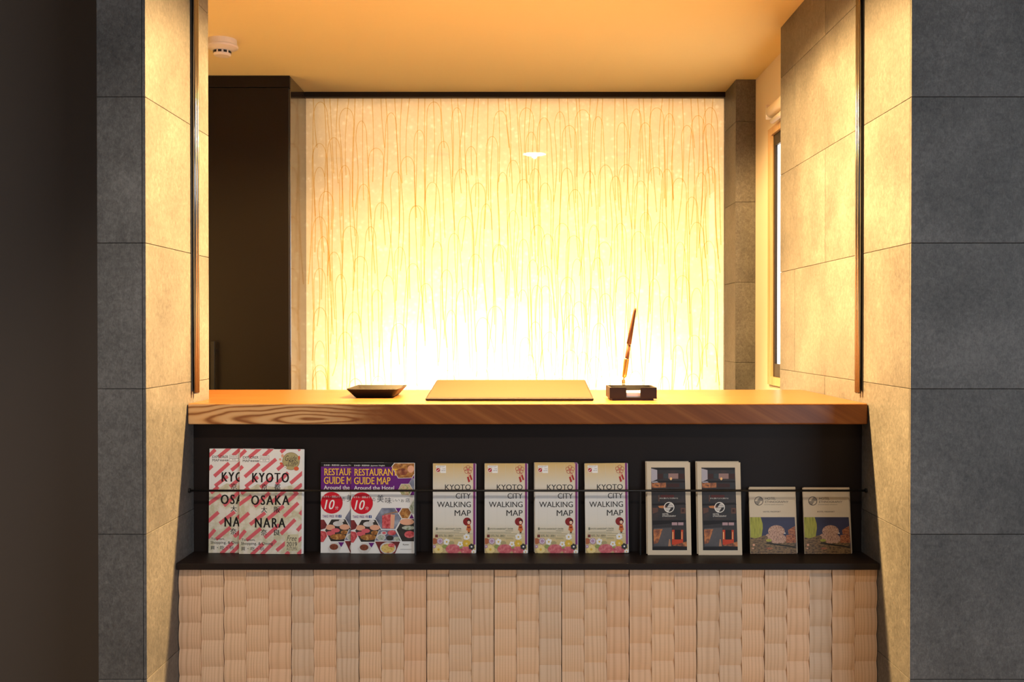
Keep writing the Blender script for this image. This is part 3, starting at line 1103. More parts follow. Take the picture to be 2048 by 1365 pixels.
class Cover:
    """flat print on a cover; positions are crop pixels, x right and y down, within (x0,y0)-(x1,y1)"""
    def __init__(self, x0, y0, x1, y1, width, height, skew=0.0):
        self.b = (x0, y0, x1, y1)
        self.w, self.h, self.skew = width, height, skew
        self.mb, self.mats, self.layer = MB(), [], 0

    def uv(self, x, y):
        x0, y0, x1, y1 = self.b
        x = x - self.skew * (y - y0) / (y1 - y0)
        return ((x - x0) / (x1 - x0) - 0.5) * self.w, (1 - (y - y0) / (y1 - y0)) * self.h

    def mi(self, m):
        if m not in self.mats:
            self.mats.append(m)
        return self.mats.index(m)

    def next(self):
        self.layer += 1
        return -0.0001 - 0.000012 * self.layer

    def poly(self, pts, m, y=None, clip=True):
        if y is None:
            y = self.next()
        p = [self.uv(*q_) for q_ in pts]
        if clip:
            p = clip_poly(p, -self.w / 2, self.w / 2, 0, self.h)
        if len(p) < 3:
            return
        area = sum(p[i - 1][0] * p[i][1] - p[i][0] * p[i - 1][1] for i in range(len(p)))
        if area < 0:
            p = p[::-1]
        self.mb.add([(a, y, b) for a, b in p], [tuple(range(len(p)))], self.mi(m))

    def rect(self, x0, y0, x1, y1, m, y=None):
        self.poly([(x0, y0), (x1, y0), (x1, y1), (x0, y1)], m, y)

    def disc(self, cx, cy, rx, m, ry=None, n=24, y=None):
        ry = ry or rx
        self.poly([(cx + rx * math.cos(2 * math.pi * k / n), cy + ry * math.sin(2 * math.pi * k / n)) for k in range(n)], m, y)

    def ringc(self, cx, cy, r, t, m, n=28):
        y = self.next()
        for k in range(n):
            a, b = 2 * math.pi * k / n, 2 * math.pi * (k + 1) / n
            self.poly([(cx + r * math.cos(a), cy + r * math.sin(a)), (cx + r * math.cos(b), cy + r * math.sin(b)),
                       (cx + (r - t) * math.cos(b), cy + (r - t) * math.sin(b)), (cx + (r - t) * math.cos(a), cy + (r - t) * math.sin(a))], m, y)

    def flower(self, cx, cy, r, m, k=5, mc=None):
        y = self.next()
        for i in range(k):
            a = 2 * math.pi * i / k + 0.4
            self.disc(cx + 0.6 * r * math.cos(a), cy + 0.6 * r * math.sin(a), r * 0.42, m, n=10, y=y - 0.000001 * i)
        if mc:
            self.disc(cx, cy, r * 0.28, mc, n=10)

    def line(self, xa, ya, xb, yb, t, m, y=None):
        dx, dy = xb - xa, yb - ya
        L = math.hypot(dx, dy)
        nx, ny = -dy / L * t / 2, dx / L * t / 2
        self.poly([(xa + nx, ya + ny), (xb + nx, yb + ny), (xb - nx, yb - ny), (xa - nx, ya - ny)], m, y)

    def text(self, s, x0, y0, x1, y1, m, bold=0.0, shear=0.0, spacing=1.0, serif=0.0):
        _txt.body = s
        _txt.shear = shear
        _txt.space_character = spacing
        _txt.resolution_u = 3
        bpy.context.view_layer.update()
        dg = bpy.context.evaluated_depsgraph_get()
        me = bpy.data.meshes.new_from_object(_txto.evaluated_get(dg))
        if not me.vertices:
            return
        xs = [v.co.x for v in me.vertices]
        ys = [v.co.y for v in me.vertices]
        a0, a1, b0, b1 = min(xs), max(xs), min(ys), max(ys)
        t_ = bold * 1.1 * (y1 - y0)
        for k in ((0,) if not bold else (-1, 0, 1)):
            y = self.next()
            vs = []
            for v in me.vertices:
                u = x0 + t_ + (v.co.x - a0) / max(a1 - a0, 1e-6) * (x1 - x0 - 2 * t_) + k * t_
                w = y1 - (v.co.y - b0) / max(b1 - b0, 1e-6) * (y1 - y0)
                p = self.uv(u, w)
                vs.append((p[0], y, p[1]))
            self.mb.add(vs, [tuple(p.vertices) for p in me.polygons], self.mi(m))
        if serif:
            cnt = {}
            for p in me.polygons:
                for e in p.edge_keys:
                    cnt[e] = cnt.get(e, 0) + 1
            y = self.next()
            k = (b1 - b0)
            for (i0, i1), c in cnt.items():
                va, vb = me.vertices[i0].co, me.vertices[i1].co
                if c != 1 or abs(va.y - vb.y) > 1e-4 or abs(va.x - vb.x) > 0.3 * k or abs(va.x - vb.x) < 0.04 * k:
                    continue
                lo = abs(va.y - b0) < 0.03 * k
                hi = abs(va.y - b1) < 0.03 * k
                if not (lo or hi):
                    continue
                xa, xb = min(va.x, vb.x) - serif * k, max(va.x, vb.x) + serif * k
                fx = lambda q_: x0 + (q_ - a0) / max(a1 - a0, 1e-6) * (x1 - x0)
                t2 = 0.055 * (y1 - y0)
                self.rect(fx(xa), y1 - t2 if lo else y0, fx(xb), y1 if lo else y0 + t2, m, y)
        bpy.data.meshes.remove(me)

    def mesh(self):
        return self.mb.mesh('cover_print', self.mats)


def place(name, body, cover, px, yb, lean, label, group, roll=0.0, yaw=0.0, dx=0.0, bz=0.0):
    """a leaflet standing on the shelf with its foot at depth yb, leaning back"""
    o = link(name, body, None)
    x = (px - 1045) * yb / FPX + dx
    thick = max(v.co.y for v in body.vertices)
    half = max(v.co.x for v in body.vertices)
    o.location = (x, yb, Z(ZS) + 0.0002 + bz + thick * math.sin(R(lean)) + half * abs(math.sin(R(roll))))
    o.rotation_euler = (-R(lean), R(roll), R(yaw))
    tag(o, label, 'brochure', group)
    if cover:
        link('cover_print', cover, o)
    return o


def sheets(w, hgt, n_, t, jit=0.0006, mats=PAPER):
    mb = MB()
    for k in range(n_):
        j = jit * ((k * 7) % 5 - 2) * (0 if k == 0 else 1)
        mb.box(-w / 2 + j, w / 2 + j, k * t, k * t + t * 0.82, 0.0, hgt - abs(j))
    return mb.mesh('leaflet', mats)


# ---- A: explorer map booklet (white with pink diagonal bars)
A_W, A_H = 0.1465, 0.2440
cA = Cover(40, 68, 788, 1300, A_W, A_H)
pink = ink('pink', 214, 98, 108)
dark = ink('black', 24, 22, 22)
mapmat = noise_mat('printed_relief_map', [lin(232, 226, 222), lin(226, 220, 208), lin(196, 190, 160), lin(224, 218, 204)], 28, 0.5, contrast=0.2)
cA.rect(40, 68, 788, 1300, PAPER)
cA.poly([(40, 600), (250, 480), (500, 520), (788, 470), (788, 1300), (40, 1300)], mapmat)
yl = cA.next()
for xa, ya, xb, yb_ in ((20, 165, 110, 80), (150, 165, 290, 50), (320, 150, 430, 55), (530, 105, 580, 60), (20, 320, 75, 270),
                        (100, 395, 275, 240), (305, 325, 475, 185), (490, 310, 570, 245), (110, 510, 260, 395), (290, 520, 440, 395),
                        (480, 480, 620, 345), (650, 470, 800, 340), (60, 595, 150, 520), (680, 570, 790, 480), (30, 725, 185, 615),
                        (220, 745, 400, 580), (430, 690, 590, 550), (610, 690, 740, 575), (575, 860, 745, 700), (30, 930, 155, 820),
                        (170, 955, 350, 815), (380, 890, 570, 735), (30, 1125, 115, 1025), (130, 1140, 300, 1000), (540, 1065, 710, 895),
                        (735, 1025, 800, 955), (345, 1110, 520, 955), (490, 1260, 650, 1125), (190, 1310, 330, 1180), (310, 1310, 480, 1140),
                        (690, 1190, 800, 1105), (745, 1305, 800, 1255), (765, 835, 800, 795), (735, 75, 760, 60), (600, 1310, 640, 1275)):
    cA.line(xa, ya, xb, yb_, 43, pink, yl)
cA.text('EXPLORER', 75, 150, 265, 181, dark, 0.01)
cA.text('MAP', 75, 191, 160, 220, dark, 0.01)
cA.text('導遊地圖', 165, 197, 268, 218, dark, 0.02)
white = ink('white', 240, 238, 236)
for y0, y1, s in ((146, 181, 'ENGLISH'), (183, 217, '中文')):
    cA.rect(282, y0, 390, y1, white)
    yl = cA.next()
    for a in ((282, y0, 390, y0), (390, y0, 390, y1), (390, y1, 282, y1), (282, y1, 282, y0)):
        cA.line(*a, 2.5, dark, yl)
    if s == '中文':
        cA.text(s, 312, y0 + 8, 358, y1 - 8, dark)
    else:
        cA.text(s, 292, y0 + 10, 380, y1 - 11, dark)
cA.text('KYOTO', 188, 346, 632, 460, dark, 0.032, spacing=1.25)
cA.text('OSAKA', 180, 612, 640, 725, dark, 0.032, spacing=1.25)
cA.text('NARA', 228, 878, 595, 990, dark, 0.032, spacing=1.25)
for s, a, b in (('京', 300, 478), ('都', 455, 478), ('大', 300, 742), ('阪', 455, 742), ('奈', 300, 1010), ('良', 455, 1010)):
    cA.text(s, a, b, a + 74, b + 72, dark, 0.012)
soft = ink('soft_black', 70, 64, 62)
cA.text('Tourism,', 70, 1120, 236, 1152, soft)
cA.text('Shopping, & Dining', 65, 1160, 445, 1202, soft)
cA.text('買・吃・玩', 65, 1215, 345, 1260, soft)
olive = ink('olive', 176, 164, 120)
gold_l = ink('dull_gold', 140, 112, 60)
cA.rect(590, 1068, 752, 1266, ink('pale_olive', 208, 200, 168))
cA.text('Free', 612, 1082, 730, 1145, soft, 0.0, 0.3)
cA.text('2019', 610, 1156, 735, 1210, soft, 0.01)
cA.text('AUTUMN', 610, 1217, 735, 1257, soft)
cA.disc(655, 208, 102, olive)
cA.ringc(655, 208, 104, 5, gold_l)
cA.text('Guide', 585, 142, 722, 205, soft, 0.0, 0.3)
cA.text('Map', 620, 196, 738, 262, soft, 0.0, 0.3)
cA.text('散策地図', 590, 246, 690, 272, soft)
orange = ink('orange', 214, 96, 62)
peach = ink('peach', 228, 170, 140)
cA.disc(720, 296, 30, orange, 24)
cA.disc(552, 145, 16, peach, 20)
cA.disc(525, 187, 14, peach)
cA.disc(536, 235, 16, orange, 13)
cA.disc(752, 170, 12, orange, 26)
cA.flower(585, 282, 18, white, 5, dark)
meA = cA.mesh()
_b = MB()
_b.box(-A_W / 2, A_W / 2, 0.0, 0.0006, 0, A_H)
for k in range(4):
    _b.box(-A_W / 2 + 0.001, A_W / 2 + 0.0016 + 0.0009 * k, 0.0008 + 0.0009 * k, 0.0016 + 0.0009 * k, 0.0004, A_H - 0.0006 * (k % 2))
bodyA = _b.mesh('booklet', PAPER)
GA = 'pink striped explorer maps'
place('map_booklet', bodyA, meA, 478.5, 2.404, 2.4, 'pink striped map booklet at the far left, half covered by its twin', GA, yaw=0.0)
place('map_booklet', bodyA, meA, 539.5, 2.392, 2.4, 'pink striped map booklet in full view, second item from the left', GA, yaw=-1.0)

# ---- B: restaurant guide
B_W, B_H = 0.1480, 0.2120
cB = Cover(75, 97, 893, 1280, B_W, B_H)
purple = ink('purple', 104, 36, 122)
gold = ink('gold', 246, 196, 60)
red = ink('red', 206, 24, 44)
cB.rect(75, 97, 893, 1280, PAPER)
cB.rect(75, 97, 893, 152, dark)
cB.rect(75, 152, 893, 472, purple)
cB.text('日本語・英語対応  Japanese / English', 115, 122, 510, 147, white, 0.012)
food = {}


def fm(name, *cols, s=90):
    food[name] = noise_mat('printed_' + name, [lin(*c) for c in cols], s)
    return food[name]


steak = fm('roast_meat', (70, 34, 22), (140, 70, 44), (196, 140, 96))
fryer = fm('fried_food', (90, 52, 28), (170, 110, 50), (214, 170, 100), s=120)
salad = fm('salad', (150, 60, 40), (206, 190, 150), (90, 120, 60), s=130)
dkpl = fm('dark_plate', (34, 30, 28), (60, 52, 46), s=60)
meatr = fm('red_meat', (150, 34, 40), (206, 80, 84), (224, 130, 130), s=140)
gpl = fm('green_dish', (110, 124, 86), (190, 194, 180), (70, 92, 52), s=110)
smoke = fm('grey_steam', (60, 62, 80), (120, 124, 144), (170, 176, 190), s=36)
maroon = fm('maroon_plate', (96, 26, 30), (130, 46, 44), s=60)
noodle = fm('noodles', (190, 150, 60), (226, 200, 120), (170, 90, 60), s=120)
porcelain = fm('porcelain', (190, 186, 184), (226, 222, 220), s=40)


def hexa(pts, m, rim=True):
    if rim:
        cx_ = sum(p[0] for p in pts) / len(pts)
        cy_ = sum(p[1] for p in pts) / len(pts)
        cB.poly([(cx_ + (a - cx_) * 1.05, cy_ + (b - cy_) * 1.05) for a, b in pts], white)
    cB.poly(pts, m)


hexa([(605, 150), (640, 104), (893, 104), (893, 240), (862, 292), (688, 297)], fryer)
cB.disc(740, 215, 70, steak, 45)
cB.disc(848, 180, 42, peach, 48)
hexa([(820, 375), (860, 308), (893, 308), (893, 446), (858, 446)], smoke)
hexa([(690, 450), (725, 376), (830, 376), (866, 440), (830, 520), (735, 520)], salad)
cB.poly([(840, 520), (862, 472), (893, 472), (893, 520)], purple)
cB.text('RESTAURANT', 120, 176, 675, 265, gold, 0.016, serif=0.07)
cB.text('GUIDE MAP', 113, 286, 585, 378, gold, 0.016, serif=0.07)
cB.text('Around the Hotel', 113, 400, 632, 450, white, 0.014, serif=0.07)
cB.disc(217, 625, 142, red, n=40)
cB.text('ホテル・旅館より', 108, 530, 322, 559, white, 0.012)
cB.text('10', 120, 585, 255, 711, white, 0.014, 0.25)
cB.text('分', 262, 668, 303, 712, white)
grey = ink('grey', 92, 88, 92)
for s, a, b, c, d in (('の', 352, 555, 390, 600), ('美', 412, 515, 500, 612), ('味', 517, 550, 600, 630), ('し', 616, 563, 636, 602),
                      ('い', 650, 572, 705, 600), ('お', 722, 574, 765, 610), ('店', 782, 556, 838, 612)):
    cB.text(s, a, b, c, d, grey)
cB.text('TAKE FREE', 97, 784, 250, 818, purple, 0.006)
cB.text('冊', 262, 784, 300, 818, purple)
cB.rect(306, 783, 343, 818, ink('blue', 50, 76, 140))
cB.text('f', 320, 788, 334, 818, white, 0.01)
hexa([(388, 825), (472, 687), (642, 687), (728, 825), (650, 962), (472, 962)], smoke)
cB.poly([(478, 785), (590, 768), (585, 955), (480, 950)], meatr)
cB.poly([(590, 768), (645, 775), (632, 955), (585, 955)], peach)
cB.line(505, 772, 690, 735, 10, fryer)
cB.line(640, 722, 690, 745, 8, fryer)
hexa([(132, 985), (215, 842), (395, 842), (465, 970), (385, 1128), (208, 1128)], dkpl)
for a, b, rx, ry, m in ((198, 945, 62, 36, peach), (300, 898, 66, 34, porcelain), (386, 942, 66, 36, peach), (268, 985, 56, 28, pink),
                        (202, 1024, 60, 30, pink), (300, 1068, 104, 38, fryer), (385, 1010, 50, 26, fryer), (345, 860, 36, 18, porcelain)):
    cB.disc(a, b, rx, m, ry)
hexa([(75, 845), (118, 845), (158, 912), (135, 960), (75, 978)], maroon)
hexa([(75, 990), (140, 1000), (160, 1060), (110, 1138), (75, 1138)], meatr)
cB.poly([(650, 687), (728, 687), (690, 748)], purple)
hexa([(702, 757), (740, 690), (818, 690), (852, 748), (815, 822), (738, 822)], fryer)
cB.poly([(830, 824), (860, 766), (893, 824)], purple)
hexa([(828, 682), (893, 572), (893, 768), (852, 748)], gpl)
hexa([(667, 972), (742, 832), (893, 832), (893, 1122), (738, 1122)], dkpl)
cB.disc(800, 868, 92, peach, 42)
cB.disc(820, 945, 84, gpl, 26)
cB.disc(835, 1032, 68, meatr, 46)
hexa([(445, 975), (648, 975), (722, 1112), (390, 1112)], smoke)
cB.disc(468, 1068, 58, porcelain, 46)
cB.disc(468, 1072, 44, gpl, 32)
cB.disc(580, 1078, 48, dkpl, 34)
cB.disc(502, 1015, 40, porcelain, 26)
cB.disc(505, 1012, 24, pink, 16)
cB.disc(605, 1010, 56, meatr, 32)
cB.disc(668, 1088, 40, gpl, 28)
hexa([(388, 1124), (714, 1124), (648, 1279), (462, 1279)], maroon)
cB.disc(556, 1208, 104, porcelain, 78)
cB.disc(556, 1212, 88, noodle, 62)
cB.disc(600, 1172, 44, meatr, 26)
hexa([(167, 1215), (212, 1142), (298, 1142), (338, 1210), (295, 1279), (206, 1279)], porcelain)
cB.disc(248, 1200, 56, steak, 40)
cB.poly([(302, 1140), (380, 1140), (342, 1202)], purple)
cB.text('Kyoto', 750, 1152, 826, 1176, soft)
cB.line(715, 1225, 862, 1225, 3, soft)
meB = cB.mesh()
bodyB = sheets(B_W, B_H, 3, 0.0012)
GB = 'restaurant guide maps'
place('restaurant_guide', bodyB, meB, 703.8, 2.404, 1.6, 'purple and white restaurant guide half covered by the one on its right', GB)
place('restaurant_guide', bodyB, meB, 764.4, 2.398, 1.7, 'purple and white restaurant guide in full view, with red circle reading ten', GB)

# ---- C: city walking map
C_W, C_H = 0.0998, 0.2100
cC = Cover(40, 55, 635, 1308, C_W, C_H)
grad = mat('printed_tan_fade', (0.7, 0.7, 0.7), 0.5, spec=0.3)
_t = NT(grad)
_s = _t.n('ShaderNodeSeparateXYZ')
_c = _t.n('ShaderNodeTexCoord')
_t.l(_c.outputs['Object'], _s.inputs[0])
_mr = _t.math('DIVIDE', _s.outputs[2], C_H)
_t.color(_t.ramp(_mr, [(0.0, lin(206, 182, 130)), (0.14, lin(214, 192, 140)), (0.33, lin(228, 222, 210)), (0.62, lin(222, 222, 222)),
                       (0.80, lin(224, 212, 188)), (1.0, lin(214, 182, 118))]))
cC.rect(40, 55, 635, 1308, grad)
cC.rect(600, 55, 635, 1190, ink('plum', 128, 62, 124))
cC.rect(597, 55, 602, 1190, ink('pale_gold', 226, 204, 160))
for x in (90, 210, 330, 450):
    cC.rect(x, 70, x + 2, 1300, ink('faint_fold', 212, 208, 200))
ch = ink('charcoal', 62, 60, 60)
cC.text('KYOTO', 207, 350, 570, 425, ch, 0.014)
cC.text('CITY', 358, 472, 568, 548, ch, 0.014)
cC.text('WALKING', 97, 590, 570, 668, ch, 0.014)
cC.text('MAP', 342, 708, 570, 788, ch, 0.014)
cC.rect(80, 85, 222, 112, white)
cC.rect(142, 112, 222, 190, white)
cC.disc(112, 148, 34, white)
cC.disc(112, 148, 28, ink('seal_red', 178, 44, 50))
cC.disc(104, 156, 10, white, 6)
cC.disc(120, 142, 8, white, 5)
cC.text('KYOTO CITY', 98, 92, 205, 106, grey)
cC.text('TAKE', 170, 124, 214, 136, grey)
cC.text('FREE MAP', 158, 150, 214, 162, grey)
knot = ink('knot_red', 176, 50, 46)
for k in range(5):
    a = 2 * math.pi * k / 5 - math.pi / 2
    cC.ringc(530 + 34 * math.cos(a), 142 + 32 * math.sin(a), 29, 5, knot, 18)
cC.disc(530, 142, 12, pink)
cC.line(530, 175, 545, 250, 5, knot)
cC.line(545, 175, 570, 230, 5, knot)
cC.poly([(514, 245), (538, 240), (560, 308), (535, 322)], knot)
cC.poly([(548, 222), (568, 212), (592, 280), (570, 292)], knot)
cC.poly([(524, 196), (545, 196), (552, 240), (532, 244)], peach)
umb = ink('parasol_red', 136, 34, 36)
cC.disc(518, 868, 57, umb)
for k in range(8):
    a = 2 * math.pi * k / 8
    cC.line(518, 868, 518 + 55 * math.cos(a), 868 + 55 * math.sin(a), 2, ink('parasol_rib', 168, 60, 56))
cC.disc(543, 860, 24, dark, 24)
cC.disc(541, 880, 20, ink('skin', 236, 200, 176), 24)
kim = ink('kimono_orange', 206, 112, 56)
cC.poly([(518, 915), (562, 915), (576, 990), (506, 990)], kim)
cC.poly([(524, 985), (562, 985), (556, 1018), (528, 1018)], kim)
cC.rect(522, 940, 558, 958, umb)
cC.rect(530, 1016, 552, 1028, dark)
sg = ink('sage', 120, 122, 104)
cC.rect(82, 950, 105, 985, sg)
cC.text('KYOTO HANDICRAFT CENTER', 115, 958, 437, 980, sg)
cC.text('OPEN EVERYDAY', 330, 990, 437, 1001, sg)
cC.rect(82, 1017, 410, 1020, sg)
cC.rect(72, 1036, 590, 1039, sg)
cC.rect(72, 1050, 110, 1088, ink('brown', 120, 62, 56))
cC.text('075-761-8001', 122, 1052, 325, 1080, sg, 0.004)
cC.rect(345, 1064, 560, 1067, sg)
cC.rect(250, 1092, 430, 1095, sg)
cC.rect(330, 1108, 440, 1111, sg)
rose = fm('rose_bloom', (176, 70, 84), (206, 104, 112), (224, 150, 150), s=150)
yel = ink('flower_yellow', 222, 182, 70)
lil = ink('lilac', 186, 150, 180)
crm = ink('cream', 236, 214, 150)
wht = white
cC.disc(62, 1140, 42, ink('rust', 176, 104, 72))
cC.disc(140, 1140, 44, lil)
cC.disc(140, 1140, 32, wht)
cC.disc(140, 1140, 26, lil)
cC.flower(232, 1150, 46, wht, 6, yel)
cC.flower(510, 1082, 46, wht, 6, yel)
cC.disc(300, 1165, 40, olive, 26)
cC.flower(420, 1182, 40, wht, 5, yel)
cC.flower(510, 1175, 54, yel, 7, crm)
cC.disc(210, 1215, 40, ink('leaf', 150, 160, 92), 26)
cC.disc(322, 1252, 104, rose, 68)
cC.disc(505, 1268, 84, rose, 54)
cC.flower(118, 1256, 62, crm, 7, yel)
cC.flower(580, 1218, 44, ch, 6, wht)
cC.flower(610, 1292, 34, wht, 6, yel)
cC.flower(60, 1215, 26, lil, 5, wht)
cC.disc(430, 1230, 22, ink('leaf', 150, 160, 92), 14)
meC = cC.mesh()
bodyC = sheets(C_W, C_H, 5, 0.0008, 0.0007)
GC = 'city walking maps'
for px, lab, ry in ((908.2, 'tall city walking map leaflet, leftmost of the four beside the restaurant guides', 0.0),
                    (1012.0, 'tall city walking map leaflet, second of the four from the left', 0.0),
                    (1112.8, 'tall city walking map leaflet, third of the four, a spare copy behind it', 0.0),
                    (1214.3, 'tall city walking map leaflet, rightmost of the four, next to the cream brochures', -0.6)):
    place('walking_map', bodyC, meC, px, 2.402, 1.5, lab, GC, roll=ry)
place('walking_map', bodyC, meC, 1111.2, 2.4073, 1.5, 'spare walking map leaflet just showing behind the third of the four', GC, bz=0.0016)

# ---- D: tall hotel brochure, cream card with a night photograph
D_W, D_H = 0.1015, 0.2140
cD = Cover(85, 120, 632, 1278, D_W, D_H, 21)
cD.rect(85, 120, 653, 1278, CREAM_PAPER)
night = fm('night_facade', (20, 16, 16), (34, 24, 22), (52, 34, 28), s=46)
cD.poly([(140, 185), (565, 185), (597, 1217), (162, 1217)], night)
cD.poly([(140, 196), (218, 216), (220, 332), (165, 358), (146, 362)], ink('dusk_sky', 176, 170, 180))
cD.poly([(170, 198), (215, 192), (560, 188), (566, 215), (218, 216)], ink('roof_dark', 26, 20, 20))
cD.rect(300, 262, 358, 320, ink('teal_dark', 56, 62, 66))
cD.rect(360, 260, 484, 326, ink('dusky_pink', 150, 120, 116))
cD.rect(225, 262, 290, 330, ink('deep_brown', 62, 36, 32))
cD.rect(490, 262, 560, 330, ink('deep_brown', 62, 36, 32))
cD.disc(392, 326, 15, ink('lamp_glow', 250, 196, 130), 18)
cD.poly([(148, 372), (240, 352), (566, 352), (570, 372)], ink('roof_dark', 26, 20, 20))
warmw = noise_mat('printed_lit_eaves', [lin(50, 28, 20), lin(130, 70, 38), lin(200, 124, 66), lin(70, 36, 24)], 1.0, 0.5, (90, 1, 60))
cD.poly([(150, 380), (330, 376), (332, 436), (152, 440)], warmw)
cD.rect(345, 385, 500, 432, ink('deep_brown', 62, 36, 32))
cD.poly([(150, 365), (215, 358), (235, 372), (155, 376)], ink('dusk_sky', 176, 170, 180))
cD.rect(235, 530, 250, 612, ink('timber', 96, 66, 56))
cD.rect(262, 528, 432, 560, ink('deep_red', 84, 34, 32))
lg = ink('logo_white', 236, 230, 222)
cD.text('まちに暮らすように旅をする', 252, 562, 480, 580, lg)
cD.poly([(152, 640), (560, 625), (585, 650), (155, 662)], ink('roof_dark', 26, 20, 20))
cD.poly([(160, 690), (230, 690), (232, 740), (165, 765)], ink('timber', 96, 66, 56))
cD.rect(516, 690, 576, 762, ink('timber', 96, 66, 56))
cD.rect(530, 708, 560, 742, ink('deep_brown', 62, 36, 32))
cD.poly([(232, 668), (330, 660), (322, 700), (245, 690)], warmw)


def logo(c, cx_, cy_, r, m, bg=None):
    if bg:
        c.disc(cx_, cy_, r, bg)
    c.ringc(cx_, cy_, r, r * 0.14, m, 36)
    k = r / 64.0
    y = c.next()
    for xa, xb, yy in ((8, 36, -44), (-2, 46, -31), (-10, 52, -18), (-18, 50, -5)):
        c.poly([(cx_ + xa * k, cy_ + (yy - 4) * k), (cx_ + xb * k, cy_ + (yy - 4) * k), (cx_ + xb * k, cy_ + (yy + 4) * k), (cx_ + (xa - 7) * k, cy_ + (yy + 4) * k)], m, y)
    for xa, xb, yy in ((-54, 18, 10), (-52, 10, 23), (-44, 2, 36), (-30, -6, 48)):
        c.poly([(cx_ + xa * k, cy_ + (yy - 4) * k), (cx_ + (xb + 5) * k, cy_ + (yy - 4) * k), (cx_ + xb * k, cy_ + (yy + 4) * k), (cx_ + xa * k, cy_ + (yy + 4) * k)], m, y)


logo(cD, 370, 684, 66, lg)
cD.text('HOTEL', 287, 758, 366, 779, lg)
cD.text('ETHNOGRAPHY', 287, 784, 456, 803, lg)
cD.rect(285, 824, 480, 827, ink('timber', 96, 66, 56))
cD.poly([(165, 850), (580, 845), (585, 870), (168, 905)], ink('roof_dark', 26, 20, 20))
for a in (405, 483):
    cD.rect(a, 872, a + 68, 908, ink('dusky_lilac', 176, 146, 152))
wallg = fm('lit_plaster', (60, 58, 62), (92, 84, 84), s=20)
cD.poly([(178, 945), (405, 935), (405, 1168), (180, 1168)], wallg)
cD.poly([(175, 960), (290, 955), (232, 1130), (180, 1140)], warmw)
cD.poly([(360, 1168), (372, 1080), (384, 1080), (398, 1168)], ink('lamp_tan', 176, 128, 96))
gate = ink('gate_red', 196, 66, 36)
cD.rect(408, 965, 440, 1150, gate)
cD.rect(520, 965, 548, 1150, gate)
cD.rect(440, 1085, 520, 1150, gate)
cD.rect(413, 990, 424, 1080, ink('lamp_glow', 250, 196, 130))
cD.rect(528, 990, 536, 1080, ink('lamp_glow', 250, 196, 130))
cD.rect(440, 965, 520, 1085, ink('roof_dark', 26, 20, 20))
cD.poly([(410, 1160), (590, 1110), (596, 1172), (520, 1168)], warmw)
cD.poly([(163, 1180), (596, 1172), (597, 1217), (163, 1217)], ink('roof_dark', 26, 20, 20))
meD = cD.mesh()
bodyD = sheets(D_W, D_H, 2, 0.0007, 0.0004, CREAM_PAPER)
GD = 'cream hotel brochures'
place('hotel_brochure', bodyD, meD, 1339.8, 2.381, 6.2, 'tall cream hotel brochure with night photo, front of the pile by the walking maps', GD)
place('hotel_brochure', bodyD, meD, 1337.0, 2.3850, 6.2, 'tall cream hotel brochure just showing behind the pile by the walking maps', GD, bz=0.0020)
place('hotel_brochure', bodyD, meD, 1441.4, 2.380, 6.2, 'tall cream hotel brochure with night photo, front of the pile by the small passports', GD)
place('hotel_brochure', bodyD, meD, 1438.2, 2.3845, 6.2, 'tall cream hotel brochure just showing behind the pile by the small passports', GD, bz=0.0020)

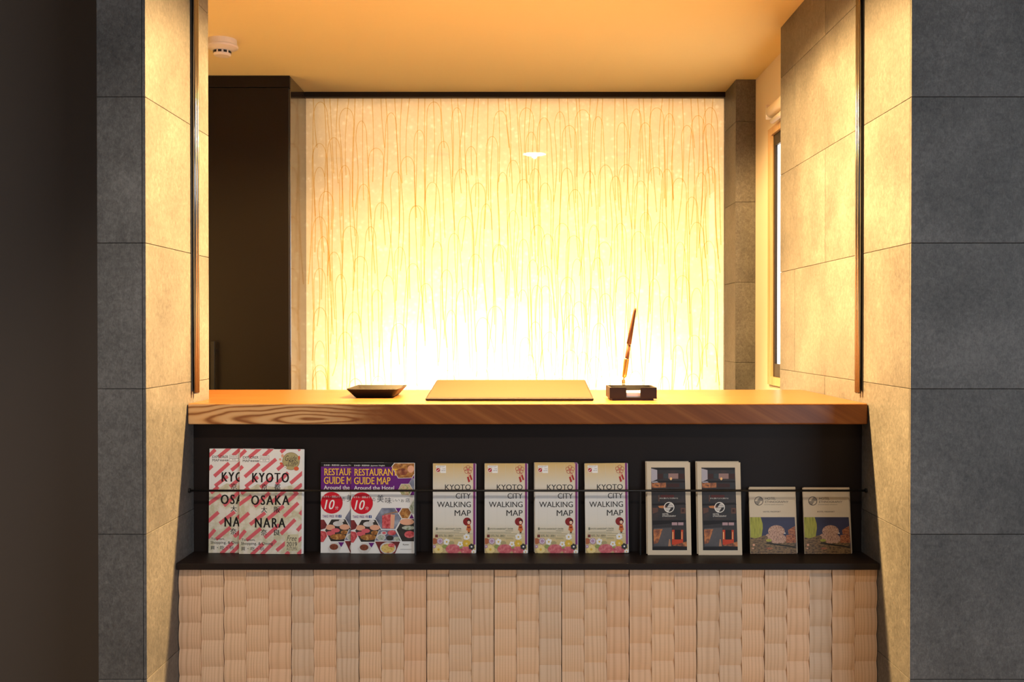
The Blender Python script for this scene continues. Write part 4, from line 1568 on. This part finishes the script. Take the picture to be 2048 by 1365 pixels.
# ---- E: small hotel passport booklet
E_W, E_H = 0.1075, 0.1530
cE = Cover(72, 88, 892, 1245, E_W, E_H, 36)
cE.rect(72, 88, 940, 1245, CREAM_PAPER)
nb = fm('night_blue', (34, 34, 62), (46, 46, 82), s=18)
cE.poly([(90, 606), (892, 606), (935, 1245), (110, 1245)], nb)
will = noise_mat('printed_willow', [lin(70, 76, 20), lin(150, 152, 40), lin(176, 172, 60), lin(96, 100, 28)], 1.0, 0.5, (520, 1, 30))
gnd = noise_mat('printed_night_ground', [lin(34, 26, 16), lin(84, 62, 36), lin(140, 108, 66), lin(60, 44, 26)], 1.0, 0.5, (130, 1, 320))
dome = noise_mat('printed_lit_blossom', [lin(84, 60, 60), lin(160, 118, 98), lin(210, 170, 146), lin(120, 84, 72)], 1.0, 0.5, (560, 1, 190))
hse = noise_mat('printed_lit_houses', [lin(50, 28, 22), lin(130, 64, 40), lin(190, 118, 70), lin(80, 40, 28)], 1.0, 0.5, (160, 1, 420))
cE.poly([(95, 960), (330, 930), (560, 1000), (900, 1010), (935, 1245), (110, 1245)], gnd)
cE.poly([(90, 607), (284, 607), (318, 720), (322, 800), (300, 940), (200, 975), (102, 960)], will)
cE.disc(565, 850, 148, dome, 104)
cE.disc(470, 950, 112, dome, 62)
cE.disc(660, 985, 78, dome, 76)
cE.disc(555, 1015, 80, dome, 55)
cE.poly([(738, 920), (905, 900), (915, 1050), (738, 1055)], hse)
cE.poly([(770, 830), (895, 760), (905, 900), (780, 905)], hse)
cE.disc(715, 886, 12, lg)
cE.disc(350, 970, 62, gnd, 44)
cE.disc(430, 1010, 50, will, 24)
cE.line(390, 1055, 905, 1130, 26, ink('dark_bank', 44, 40, 30))
cE.line(120, 1000, 250, 1230, 26, gnd)
cE.disc(160, 1090, 22, peach, 16)
cE.disc(150, 1150, 18, peach, 10)
cE.disc(440, 1150, 60, hse, 16)
ink_g = ink('logo_grey', 84, 78, 74)
logo(cE, 250, 322, 80, ink_g)
cE.text('HOTEL', 365, 257, 552, 300, ink_g)
cE.text('ETHNOGRAPHY', 365, 319, 780, 356, ink_g)
cE.text('KYOTO GION MACHIYA', 350, 380, 692, 393, ink_g)
cE.text('HOTEL PASSPORT', 328, 498, 640, 522, ink_g, 0.02, spacing=1.2)
meE = cE.mesh()
bodyE = sheets(E_W, E_H, 4, 0.0009, 0.0006, CREAM_PAPER)
GE = 'hotel passport booklets'
place('hotel_passport', bodyE, meE, 1548.5, 2.392, 8.0, 'small cream passport booklet with night blossom photo, beside the tall brochures', GE)
place('hotel_passport', bodyE, None, 1549.6, 2.3968, 8.0, 'spare passport booklet showing only its edges behind the left passport', GE, bz=0.0012, roll=0.0)
place('hotel_passport', bodyE, meE, 1657.2, 2.392, 8.0, 'small cream passport booklet with night blossom photo, at the far right', GE)
place('hotel_passport', bodyE, None, 1659.0, 2.3968, 8.0, 'spare passport booklet showing only its edges behind the far right passport', GE)
bpy.data.objects.remove(_txto)
